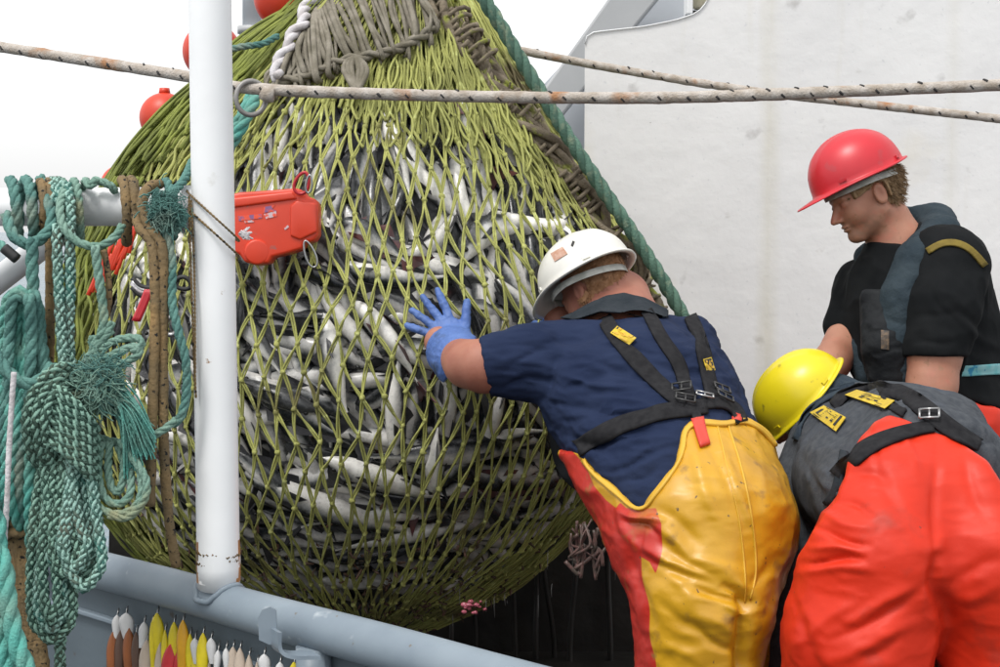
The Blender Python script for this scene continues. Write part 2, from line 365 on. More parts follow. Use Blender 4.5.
def fish_mat(name, back, side, belly):
    m = bpy.data.materials.new(name); m.use_nodes = True; t = m.node_tree; b = t.nodes['Principled BSDF']; L = t.links.new
    at = t.nodes.new('ShaderNodeAttribute'); at.attribute_name = 'belly'
    tc = t.nodes.new('ShaderNodeTexCoord'); n = t.nodes.new('ShaderNodeTexNoise'); n.inputs['Scale'].default_value = 42; n.inputs['Detail'].default_value = 6; n.inputs['Roughness'].default_value = .7; L(tc.outputs['Object'], n.inputs[0])
    ma = t.nodes.new('ShaderNodeMath'); ma.operation = 'MULTIPLY_ADD'; L(n.outputs[0], ma.inputs[0]); ma.inputs[1].default_value = .42; L(at.outputs['Fac'], ma.inputs[2])
    r = t.nodes.new('ShaderNodeValToRGB'); L(ma.outputs[0], r.inputs[0]); e = r.color_ramp.elements
    e[0].position = .50; e[0].color = back; e[1].position = .90; e[1].color = belly; x = e.new(.66); x.color = side; x = e.new(.58); x.color = tuple(.3*a+.7*c for a, c in zip(side, back))
    n2 = t.nodes.new('ShaderNodeTexNoise'); n2.inputs['Scale'].default_value = 11; n2.inputs['Detail'].default_value = 5; L(tc.outputs['Object'], n2.inputs[0])
    mr = t.nodes.new('ShaderNodeMapRange'); mr.inputs[1].default_value = .72; mr.inputs[2].default_value = .80; L(n2.outputs[0], mr.inputs[0])
    mx = t.nodes.new('ShaderNodeMix'); mx.data_type = 'RGBA'; L(mr.outputs[0], mx.inputs[0]); L(r.outputs[0], mx.inputs[6]); mx.inputs[7].default_value = lin((.28, .05, .05))
    n4 = t.nodes.new('ShaderNodeTexNoise'); n4.inputs['Scale'].default_value = 55; n4.inputs['Detail'].default_value = 8; n4.inputs['Roughness'].default_value = .75; L(tc.outputs['Object'], n4.inputs[0])
    m4 = t.nodes.new('ShaderNodeMapRange'); m4.inputs[1].default_value = .48; m4.inputs[2].default_value = .68; m4.inputs[4].default_value = .42; L(n4.outputs[0], m4.inputs[0])
    x4 = t.nodes.new('ShaderNodeMix'); x4.data_type = 'RGBA'; L(m4.outputs[0], x4.inputs[0]); L(mx.outputs[2], x4.inputs[6]); x4.inputs[7].default_value = tuple(.55*q for q in side[:3])+(1,); mx = x4
    L(mx.outputs[2], b.inputs['Base Color']); b.inputs['Roughness'].default_value = .27; b.inputs['Specular IOR Level'].default_value = .6; b.inputs['Metallic'].default_value = 0
    n3 = t.nodes.new('ShaderNodeTexNoise'); n3.inputs['Scale'].default_value = 160; L(tc.outputs['Object'], n3.inputs[0]); bp = t.nodes.new('ShaderNodeBump'); bp.inputs['Strength'].default_value = .25; bp.inputs['Distance'].default_value = .002; L(n3.outputs[0], bp.inputs['Height']); L(bp.outputs[0], b.inputs['Normal'])
    return m
M['fishA'] = fish_mat('wet_fish_skin_slate', lin((.016, .019, .022)), lin((.28, .29, .29)), lin((.78, .76, .73)))
M['fishB'] = fish_mat('wet_fish_skin_dark', lin((.010, .011, .014)), lin((.10, .105, .11)), lin((.55, .54, .52)))
M['fishC'] = fish_mat('wet_fish_skin_pale', lin((.05, .053, .056)), lin((.46, .46, .46)), lin((.86, .84, .80)))
M['fin'] = mat('wet_fin', lin((.05, .05, .055)), .35, lin((.02, .02, .024)), 40, bump=.5, bscale=200)
M['finred'] = mat('bloodshot_fin', lin((.12, .04, .04)), .35, lin((.06, .03, .035)), 40)
M['eye'] = mat('fish_eye', lin((.02, .02, .02)), .08)
def PY(x, y, Y):
    v = FWD + (x-500)/FL*RGT + (333.5-y)/FL*UPV; return CAM + v*(Y/v[1])
# ------------------------------------------------------------------ setting: sea, deck
def sheet(name, x0, x1, y0, y1, z, m, label=None):
    o = make(name, [[x0, y0, z], [x1, y0, z], [x1, y1, z], [x0, y1, z]], [[0, 1, 2, 3]], m, smooth=False); return tag(o, label, kind='structure')
M['sea'] = mat('sea_water', lin((.10, .15, .18)), .25, lin((.16, .22, .26)), .4, bump=1, bscale=1.5, bdist=.4)
sheet('sea', -9000, 9000, -9000, 9000, -3.2, M['sea'])
V, F = boxmesh((0.6, 2.6, -.15), 4.2, 4.4, .15)
tag(make('deck', V, F, M['deck'], smooth=False), 'dark wet steel deck', kind='structure')
# ------------------------------------------------------------------ white bulkhead
WY = 5.45
corner = [(585, 44), (586, 38), (590, 34), (597, 32)]
outline = corner + [(640, 27), (662, 23), (676, 20), (687, 16.5), (694, 14), (700, 10), (705, 4), (709, -4), (712, -20), (716, -90)]
wp = [PY(x, y, WY) for x, y in outline]; xr = 4.0
wp = wp + [np.array([xr, WY, wp[-1][2]]), np.array([xr, WY, 0.0]), np.array([wp[0][0], WY, 0.0])]
wroot = empty('bulkhead', (2.2, WY, 0), 'white painted steel bulkhead with yellowish streaks and a curved notch in its top edge', 'ship wall')
V, F = extrude(wp[::-1], (0, .012, 0))
def wall_mat():
    m = M['wall']; t = m.node_tree; b = t.nodes['Principled BSDF']; L = t.links.new
    src = b.inputs['Base Color'].links[0].from_socket; tc = t.nodes.new('ShaderNodeTexCoord'); sp = t.nodes.new('ShaderNodeSeparateXYZ'); L(tc.outputs['Object'], sp.inputs[0])
    mp = t.nodes.new('ShaderNodeMapping'); mp.inputs['Scale'].default_value = (14, 1, 1.4); L(tc.outputs['Object'], mp.inputs[0])
    nz = t.nodes.new('ShaderNodeTexNoise'); nz.inputs['Scale'].default_value = 1; nz.inputs['Detail'].default_value = 6; L(mp.outputs[0], nz.inputs[0])
    def math_(op, a, bb=None, c=None):
        n = t.nodes.new('ShaderNodeMath'); n.operation = op; n.use_clamp = op in ('MULTIPLY', 'ADD') and False
        for i, q in enumerate((a, bb, c)):
            if q is None: continue
            if isinstance(q, (int, float)): n.inputs[i].default_value = q
            else: L(q, n.inputs[i])
        return n.outputs[0]
    tot = None
    for x0, w, s in [(-1.15, .055, .6), (-.44, .04, .3), (-1.9, .04, .25), (.25, .05, .35)]:
        d = math_('SUBTRACT', sp.outputs[0], x0); g = math_('DIVIDE', math_('ABSOLUTE', d), w); g = math_('SUBTRACT', 1.0, g); g = math_('MAXIMUM', g, 0); g = math_('MULTIPLY', g, s)
        tot = g if tot is None else math_('ADD', tot, g)
    nn = t.nodes.new('ShaderNodeMapRange'); nn.inputs[1].default_value = .25; nn.inputs[2].default_value = .65; L(nz.outputs[0], nn.inputs[0])
    tot = math_('MULTIPLY', tot, nn.outputs[0]); tot = math_('MINIMUM', tot, .8)
    streak = t.nodes.new('ShaderNodeMapRange'); streak.inputs[1].default_value = .62; streak.inputs[2].default_value = .8; streak.inputs[4].default_value = .25; L(nz.outputs[0], streak.inputs[0])
    tot = math_('MAXIMUM', tot, streak.outputs[0])
    x = t.nodes.new('ShaderNodeMix'); x.data_type = 'RGBA'; L(tot, x.inputs[0]); L(src, x.inputs[6]); x.inputs[7].default_value = lin((.58, .545, .43)); L(x.outputs[2], b.inputs['Base Color'])
wall_mat()
o = make('plate', V, F, M['wall'], wroot, smooth=False)
# notch edge flange and weld seams
mb = MB(); pth = [np.array(q)+[0, -.004, 0] for q in wp[:len(outline)]]
V, F = tube(spline(pth, .03), .0028, 6); mb.add(V, F); mb.build('rolled_edge', M['post'], wroot)
for zz in (0.62,):
    mb = MB(); xs_ = np.arange(wp[0][0], xr, .03); V, F = tube(np.stack([xs_, np.full(len(xs_), WY), zz+rng.normal(0, .0012, len(xs_))], -1), .006, 6); mb.add(V, F); mb.build('weld_bead', M['wall'], wroot)
# lamp housing in the notch
lr = empty('bulkhead_lamp', PY(697, 8, WY+.05), 'cream lamp housing sitting in the notch of the white bulkhead', 'lamp')
V, F = boxmesh(PY(688.5, -12, WY+.05), .011, .05, .105); bevel(make('side_plate', V, F, M['post'], lr, smooth=False))
M['cream'] = mat('cream_enamel', lin((.62, .57, .42)), .5)
V, F = tube([PY(702, -60, WY+.12), PY(702, -10, WY+.12), PY(702, 7, WY+.12), PY(702, 9, WY+.12)], [.04, .04, .04, .03], 16); make('housing', V, F, M['cream'], lr)
V, F = boxmesh(PY(702, 15, WY+.16), .06, .04, .012); make('bracket', V, F, M['black'], lr, smooth=False)
# ------------------------------------------------------------------ grey gantry behind
g = empty('gantry', PY(600, 300, 6.4)*[1, 1, 0], 'sloping grey steel gantry leg rising behind the white bulkhead', 'gantry')
poly = [PY(x, y, 6.3) for x, y in [(636, -40), (690, -40), (560, 118), (500, 210), (500, 150)]]
V, F = extrude(poly[::-1], (0, .35, 0)); bevel(make('leg', V, F, M['gantry'], g, smooth=False), .01)
poly = [PY(x, y, 6.75) for x, y in [(640, -20), (1000, -20), (1000, 500), (500, 500), (500, 132)]]
V, F = extrude(poly[::-1], (0, .1, 0)); make('side_plating', V, F, M['gantry_l'], g, smooth=False)
mm = empty('mast_pipe', PY(252, 300, 6)*[1, 1, 0], 'pale grey vertical pipe with a flange behind the top of the net', 'pipe')
V, F = tube([PY(252, -80, 6), PY(252, 28, 6)], .04, 14); make('pipe', V, F, M['gantry_l'], mm)
V, F = tube([PY(252, 27, 6), PY(252, 34, 6)], .062, 16); make('flange', V, F, M['gantry'], mm)
V, F = tube([PY(252, 34, 6), PY(252, 700, 6)], .03, 12); make('lower_pipe', V, F, M['gantry_l'], mm)
# ------------------------------------------------------------------ dark hopper below the net
hr = empty('fish_hopper', (-.1, 4.9, 0), 'black rubber lined hopper gaping beneath the bulging net', 'hopper')
pl = [PY(x, y, 5.3) for x, y in [(110, 500), (300, 470), (560, 445), (640, 470), (760, 480), (760, 860), (110, 860)]]
pl = [np.array([q[0], q[1], max(q[2], .01)]) for q in pl]
V, F = extrude(pl[::-1], (0, .06, 0)); make('back_plate', V, F, M['black'], hr, smooth=False)
V, F = boxmesh((-.2, 4.6, .012), 1.75, .75, .008); make('floor_mat', V, F, M['black'], hr, smooth=False)
for k in range(9):
    xx = 400+k*26+rng.normal(0, 5); y0 = 500; q = spline([PY(xx+rng.normal(0, 3), y, 5.2+rng.normal(0, .02)) for y in (480, 560, 640, 720)], .05)
    V, F = tube(q, .01+.004*rng.random(), 6); make('rubber_strip', V, F, M['black'], hr)
# ------------------------------------------------------------------ grey bulwark, post, rail
A0 = P(219, 602, 2.0); zc = A0[2]-.0; B0 = P(95, 568, 2.202); dv = (B0-A0); dv[2] = 0; dv /= np.linalg.norm(dv)
capr = .0292
br = empty('bulwark', (A0[0], A0[1], 0), 'grey blue steel bulwark with a round pipe along its top', 'bulwark')
capc = np.array([A0[0], A0[1], zc]); ts = np.linspace(-1.6, 3.0, 60)
V, F = tube([capc + dv*t + [0, 0, .0008*math.sin(t*14)] for t in ts], capr, 24); make('cap_pipe', V, F, M['greypaint'], br)
perp = np.array([-dv[1], dv[0], 0]);  perp = perp if perp[1] > 0 else -perp
pc = capc + perp*.012; ax = np.array([dv, perp, [0, 0, 1]])
V, F = boxmesh(pc + dv*.7 + [0, 0, -(zc-.02)/2-.02], 2.3, .006, (zc-.02)/2, ax); make('side_plate', V, F, M['greyplate'], br, smooth=False)
for t in (-.215, .75, -1.1):
    V, F = tube([capc+dv*t+[0, 0, -.02]-perp*.012, capc+dv*t+[0, 0, -zc+.02]-perp*.012], .024, 16); make('support_pipe', V, F, M['greypaint'], br)
V, F = boxmesh(pc + dv*.7 - perp*.010 + [0, 0, -.078], 2.3, .006, .004, ax); bevel(make('ledge', V, F, M['greypaint'], br, smooth=False), .002)
# hook bracket
hk = empty('hook_bracket', P(285, 640, 1.87), 'grey painted flat bar hook welded under the bulwark pipe', 'hook')
prof = [(264, 640), (262, 622), (264, 612), (270, 608), (276, 612), (276, 630), (276, 645), (281, 652), (292, 655), (306, 655), (316, 655)]
def strip(pts, d, wv, th):
    c = spline([P(x, y, d) for x, y in pts], .004); T, N, B = frames(c, up=wv); w = np.asarray(wv)
    n = np.cross(T, w); n /= np.linalg.norm(n, axis=1)[:, None]
    V = np.concatenate([c+w*.5+n*th, c-w*.5+n*th, c-w*.5-n*th, c+w*.5-n*th], 1).reshape(-1, 3); k = len(c); F = []
    for i in range(k-1):
        for j in range(4): F.append([i*4+j, i*4+(j+1) % 4, (i+1)*4+(j+1) % 4, (i+1)*4+j])
    F += [[3, 2, 1, 0], [(k-1)*4+i for i in range(4)]]
    return V, np.array(F)
V, F = strip(prof[5:], 1.80, cdir(-.5, 1, 0)*.035, .0025); make('bar', V, F, M['greypaint'], hk, smooth=False)
pp = [(259, 640), (258, 618), (262, 610), (270, 607), (276, 610), (277, 640), (270, 645)]
V, F = extrude([P(x, y, 1.81) for x, y in pp][::-1], FWD*.004); make('flat_plate', V, F, M['greypaint'], hk, smooth=False)
# post
ptop = P(207, -140, 2.0)
pr = empty('rail_post', A0, 'white painted steel post standing on the grey bulwark pipe in front of the net', 'post')
pv = [A0+[0, 0, capr*.8], A0+[0, 0, .1], P(213, 200, 2.0), P(209.5, -20, 2.0), ptop]
V, F = tube(spline(pv, .03), .0305, 28); m_post = make('post', V, F, M['post'], pr)
M['rust'] = mat('rust', lin((.16, .075, .02)), .8, lin((.08, .06, .02)), 200)
M['rustband'] = mat('rusted_paint', lin((.78, .78, .77)), .5, lin((.34, .16, .06)), 26, sharp=(.42, .48), bump=.6, bscale=60, stain=[(lin((.12, .09, .03)), 55, (.60, .66))])
base = A0+[0, 0, capr*.8]
V, F = tube([base+[0, 0, .008], base+[0, 0, .03], base+[0, 0, .05], base+[0, 0, .068]], [.0312, .0314, .0313, .0308], 28, caps=False); make('rust_band', V, F, M['rustband'], pr)
for a0, a1, zz in ((3.3, 4.9, .052), (5.0, 6.1, .047), (5.3, 6.0, .040), (3.6, 4.3, .036)):
    aa = np.linspace(a0, a1, 22); mb = MB(); V, F = tube(np.stack([base[0]+.0308*np.cos(aa), base[1]+.0308*np.sin(aa), base[2]+zz+rng.normal(0, .0012, 22)], -1), np.abs(rng.normal(.0011, .0006, 22))+.0004, 5); make('rust_line', V, F, M['rust'], pr)
th = np.linspace(0, 2*PI, 40); q = np.stack([.032*np.cos(th), .032*np.sin(th), capr*np.sqrt(1-np.clip(np.abs((.032*np.cos(th)*perp[0]+.032*np.sin(th)*perp[1]))/capr, 0, .97)**2)], -1)
V, F = tube(A0+q*[1, 1, 1.0]+rng.normal(0, .0006, (40, 3)), .0045, 8); make('weld_collar', V, F, M['greypaint'], pr)
# horizontal rail
RL = lambda x: P(x, 206.5 + (190-x)*.004, 2.02 + (190-x)*.0004)
rr = empty('hand_rail', RL(100), 'white painted pipe rail wrapped with ropes left of the post', 'rail')
V, F = tube([RL(x) for x in np.linspace(-140, 200, 20)], .0285, 28); make('pipe', V, F, M['post'], rr)
V, F = tube(spline([RL(186)+RGT*0, RL(189)], .002), [.031]*len(spline([RL(186), RL(189)], .002)), 28); make('weld_ring', V, F, M['post'], rr)
st = empty('stay_pipe', P(40, 250, 2.5), 'white diagonal stay pipe behind the hanging ropes', 'pipe')
V, F = tube([P(-60, 326, 2.35), P(60, 232, 2.25), P(78, 214, 2.12)], .021, 20); make('pipe', V, F, M['post'], st)
V, F = tube([P(-60, 326, 2.35), P(-66, 700, 2.4)], .021, 12); make('lower_pipe', V, F, M['post'], st)
# ------------------------------------------------------------------ net bag
YT = np.array([-90, -50, -20, 0, 25, 50, 75, 100, 150, 200, 250, 300, 350, 400, 450, 500, 550, 590, 620, 640], float)
LT = np.array([392, 366, 347, 330, 280, 246, 222, 192, 146, 114, 90, 74, 66, 68, 80, 102, 142, 200, 280, 345], float)
RT = np.array([418, 440, 456, 470, 488, 502, 516, 532, 566, 596, 626, 648, 655, 651, 636, 606, 562, 505, 440, 380], float)
yy = np.arange(-90, 641, 2.0); kr = np.hanning(25); kr /= kr.sum()
sm = lambda a: np.convolve(np.pad(a, 12, mode='reflect', reflect_type='odd'), kr, 'valid')
Li, Ri = sm(np.interp(yy, YT, LT)), sm(np.interp(yy, YT, RT)); ND = 4.5
def NS(th, y, out=0.0):
    l = np.interp(y, yy, Li); r = np.interp(y, yy, Ri); hw = (r-l)/2; cx = (l+r)/2; hwm = hw*ND/FL
    g = np.clip((y-470)/160, 0, 1)                       # belly sags under
    d = ND - np.cos(th)*(hwm*.80+out) + .0*g
    x = cx + np.sin(th)*(hw+out*FL/ND); yq = y + out*FL/ND*np.clip((y-350)/260, -.2, 1)
    return CAM + d[..., None]*(FWD + ((x-500)/FL)[..., None]*RGT + ((333.5-yq)/FL)[..., None]*UPV) if isinstance(d, np.ndarray) else P(x, yq, d)
def NSa(th, y, out=0.0):
    th, y, out = np.broadcast_arrays(np.asarray(th, float), np.asarray(y, float), np.asarray(out, float)); return NS(th, y, out)
nr = empty('net_bag', NS(0.0, 630.0), 'bulging green trawl net bag full of fish hanging over the deck', 'fishing net')
NB = 90; LB = 34; rows = [-70.0]
while rows[-1] < 626:
    y = rows[-1]; hw = (np.interp(y, yy, Ri)-np.interp(y, yy, Li))/2; w = PI*hw*.93/NB*1.0
    h = math.sqrt(max(LB**2 - w**2, 60)); hw2 = (np.interp(y+8, yy, Ri)-np.interp(y+8, yy, Li))/2
    sl = math.hypot(1, (hw2-hw)/8*.8); rows.append(y + h/sl)
nrw = len(rows); TH = np.zeros((nrw, NB)); YY = np.zeros((nrw, NB))
for i in range(nrw):
    j = np.arange(NB); TH[i] = 2*PI*(j+.5*(i % 2))/NB - PI
    YY[i] = rows[i]
low = lambda a, b, s: fbm(np.stack([a*1.5, b/90, np.full(a.shape, s)], -1).reshape(-1, 3)).reshape(a.shape)
TH2 = TH + .045*low(TH, YY, 3.3) + rng.normal(0, .0055, TH.shape); YY2 = YY + 9*low(TH, YY, 9.1) + rng.normal(0, 1.5, TH.shape) - 46*np.sin(np.clip(TH, -1.5, 1.5))*np.clip((YY-60)/120, 0, 1)*np.clip((600-YY)/120, 0, 1)
YY2 = np.clip(YY2, -85, 634); OUT = .012 + .012*low(TH*2, YY*2, 5.5)
K = NSa(TH2, YY2, OUT)
mb = MB(); kb = MB(); cl = MB()
for i in range(nrw-1):
    for j in range(NB):
        a = K[i, j]
        for jj in ((j, (j-1) % NB) if i % 2 == 0 else (j, (j+1) % NB)):
            b = K[i+1, jj]; L = np.linalg.norm(b-a)
            if L < .01: continue
            thm = TH[i, j]
            if abs(thm) > 2.3 and i % 1 == 0 and (j+i) % 2: continue
            t = np.linspace(0, 1, 6)[:, None]; sag = rng.normal(0, .003, 3)
            rad = NSa(TH[i, j], YY[i, j], .1)-NSa(TH[i, j], YY[i, j], 0.); rad /= np.linalg.norm(rad)
            side = np.cross(rad, (b-a)/L); ph = rng.random()*6; tw = rng.choice([2.2, 3.4])
            c = a+(b-a)*t + np.sin(t*PI)*sag
            for s in (1, -1):
                off = s*.0033*(np.cos(ph+t*tw)*side + .8*np.sin(ph+t*tw)*rad); V, F = tube(c+off, .0030, 5, caps=False); mb.add(V, F)
for i in range(1, nrw-1):
    for j in range(NB):
        r = .0066+.002*rng.random(); Vs, F = sphere(K[i, j], r*np.array([1.05, 1, 1.15]), 7, 5); Vs = Vs + rng.normal(0, .0013, Vs.shape); kb.add(Vs, F)
tag(mb.build('netting', M['net'], nr), kind='stuff'); tag(kb.build('knots', M['net'], nr), kind='stuff')
# slack folded netting at the upper left and behind the hanging ropes
mb = MB()
def slack(n, th0, th1, y0, y1, o0, o1, r, drift=.10):
    for k in range(n):
        t0 = th0+(th1-th0)*(k+rng.random())/n; ye = y1(t0) if callable(y1) else y1
        ys = np.arange(y0, ye, 13.0); m = len(ys)
        if m < 4: continue
        ph = rng.random()*6; of = o0+(o1-o0)*(.5+.5*math.sin(k*.9)) + .012*rng.random()
        tt = t0 + drift*(ys-y0)/300*math.sin(ph) + (.017*np.where(np.arange(m) % 4 < 2, 1, -1)*(1 if k % 2 else -1) + rng.normal(0, .006, m))
        Q = spline(NSa(tt, ys, of+.01*np.sin(ys/40+ph)), .03); V, F = tube(Q, r*(.85+.3*rng.random()), 5); mb.add(V, F)
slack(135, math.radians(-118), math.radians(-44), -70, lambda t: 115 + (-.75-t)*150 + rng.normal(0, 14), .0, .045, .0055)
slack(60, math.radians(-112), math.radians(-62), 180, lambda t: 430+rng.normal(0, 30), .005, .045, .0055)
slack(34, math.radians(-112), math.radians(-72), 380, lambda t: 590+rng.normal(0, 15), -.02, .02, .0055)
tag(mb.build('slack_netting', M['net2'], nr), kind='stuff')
mb = MB()
slack(120, math.radians(-60), math.radians(82), -60, lambda t: 112+26*math.sin(t*2.2)+abs(rng.normal(0, 30)), .0, .02, .0042, .05)
slack(34, math.radians(-62), math.radians(-30), 60, lambda t: 190+rng.normal(0, 25), .0, .02, .0042, .05)
slack(30, math.radians(45), math.radians(85), 60, lambda t: 200+rng.normal(0, 35), .0, .02, .0042, .05)
tag(mb.build('drawn_netting', M['net'], nr), kind='stuff')
# gathered netting high up inside
th = np.linspace(-PI, PI, 181)[:-1]; ys = np.arange(-85, 128, 8.0); TG, YG = np.meshgrid(th, ys)
V = NSa(TG, YG, -.035 - .10*np.clip((YG-70)/60, 0, 1) + .012*np.sin(TG*46)+.01*low(TG*6, YG, 2.)); n, m = TG.shape
def gridF(n, m, wrap=True):
    i = np.arange(n-1)[:, None]*m; j = np.arange(m if wrap else m-1)[None]; j2 = (j+1) % m; return np.stack([i+j, i+m+j, i+m+j2, i+j2], -1).reshape(-1, 4)
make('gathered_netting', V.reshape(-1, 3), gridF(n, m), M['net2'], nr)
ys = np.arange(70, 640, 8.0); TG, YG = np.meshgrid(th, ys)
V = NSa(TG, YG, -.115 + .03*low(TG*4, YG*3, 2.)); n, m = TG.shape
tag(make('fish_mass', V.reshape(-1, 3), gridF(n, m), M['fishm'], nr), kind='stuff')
# grey lifting strands over the top
lower = spline([(276, 100, 0), (290, 84, 0), (312, 80, 0), (335, 67, 0), (352, 62, 0), (372, 58, 0), (395, 52, 0), (418, 38, 0), (432, 25, 0)], 3)[:, :2]
upper = spline([(296, 66, 0), (306, 48, 0), (318, 28, 0), (330, 8, 0), (340, -10, 0), (362, -22, 0), (390, -26, 0), (410, -12, 0), (420, 2, 0)], 3)[:, :2]
def th_of(x, y):
    l = np.interp(y, yy, Li); r = np.interp(y, yy, Ri); return math.asin(max(-1, min(1, (x-(l+r)/2)/((r-l)/2))))
def on(x, y, o=.0): return NS(th_of(x, y), float(y), o)
mb = MB()
for k in range(58):
    u = (k+.9*rng.random())/58; u = min(u, 1); a = upper[int(u*(len(upper)-1))]; b = lower[int(u**.92*(len(lower)-1))]; b = b+rng.normal(0, 2.5, 2)
    mid = (a+b)/2 + rng.normal(0, 3.4, 2); b = b+[0, rng.normal(0, 4)]; o = .022+.03*rng.random()+.014*(k % 2)
    Q = spline([on(a[0], a[1], .05), on(mid[0], mid[1], o+.02), on(b[0], b[1], o), on(b[0]+rng.normal(0, 2), b[1]+4, .0)], .012); V, F = tube(Q, rng.choice([.0055, .0075, .0095]), 6); mb.add(V, F)
tag(mb.build('lifting_strands', M['greyrope'], nr), kind='stuff')
mb = MB()
Q = [on(x+2*math.sin(i*2), y, .05) for i, (x, y) in enumerate(lower[::2])]; twisted(mb, Q, .016, 2)
mb.build('lacing_rope', M['greyrope'], nr)
mb = MB(); twisted(mb, [on(*q, .075) for q in [(288, 84), (292, 66), (302, 52), (306, 40), (318, 28), (322, 14), (334, 4), (342, -12)]], .022, 2, pitch=.11); mb.build('white_cord', M['whiterope'], nr)
mb = MB(); lp = [(357, 62), (350, 66), (347, 74), (351, 84), (357, 94), (364, 84), (367, 74), (363, 66), (357, 62)]
for s in (0, .35, .7):
    V, F = tube(spline([on(357+(x-357)*(1-s), y, .07) for x, y in lp], .008), .009, 6); mb.add(V, F)
mb.build('rope_loop', M['greyrope'], nr)
# selvedge laced down the right
path = [(418, -30), (438, -12), (452, 8), (466, 28), (480, 50), (498, 74), (512, 96), (530, 118), (546, 140), (562, 160), (578, 182), (594, 204), (610, 230), (628, 256), (645, 284), (654, 320), (656, 370)]
mb = MB(); c0 = [np.array(on(x-11, y, .02)) for x, y in path]; base_ = spline(c0, .02); T, N, B = frames(base_); s = np.arange(len(base_))*.02
for k in range(11):
    ph = k*2.1; am = .030+.014*math.sin(k); Q = base_ + am*(np.sin(s*(9+k)+ph)*.9)[:, None]*B + am*(np.cos(s*(7+k*.7)+ph))[:, None]*N
    if k in (1, 5): twisted(mb, Q[::2], .014, 3)
    else: V, F = tube(Q, .011+.004*np.sin(s*14+ph), 7); mb.add(V, F)
for q in range(26):
    i = int(rng.integers(2, len(base_)-3)); a = np.linspace(0, 2*PI*1.1, 14); R_ = .038+.018*rng.random()
    ring = base_[i] + R_*(np.cos(a)[:, None]*N[i] + np.sin(a)[:, None]*B[i]) + T[i]*(a*.004)[:, None]; V, F = tube(ring, .007, 6); mb.add(V, F)
mb.build('selvedge_rope', M['brownrope'], nr)
mb = MB()
for k in range(60):                       # frayed bits and weed in the selvedge
    i = int(rng.integers(2, len(base_)-3)); p0 = base_[i]-.03*T[i]; a = rng.normal(0, .018, 3)+B[i]*.028*rng.choice([-1, 1]); V, F = tube(spline([p0, p0+a*.5+rng.normal(0, .008, 3), p0+a], .012), .003+.004*rng.random(), 5); mb.add(V, F)
tag(mb.build('frayed_ends', M['brownrope'], nr), kind='stuff')
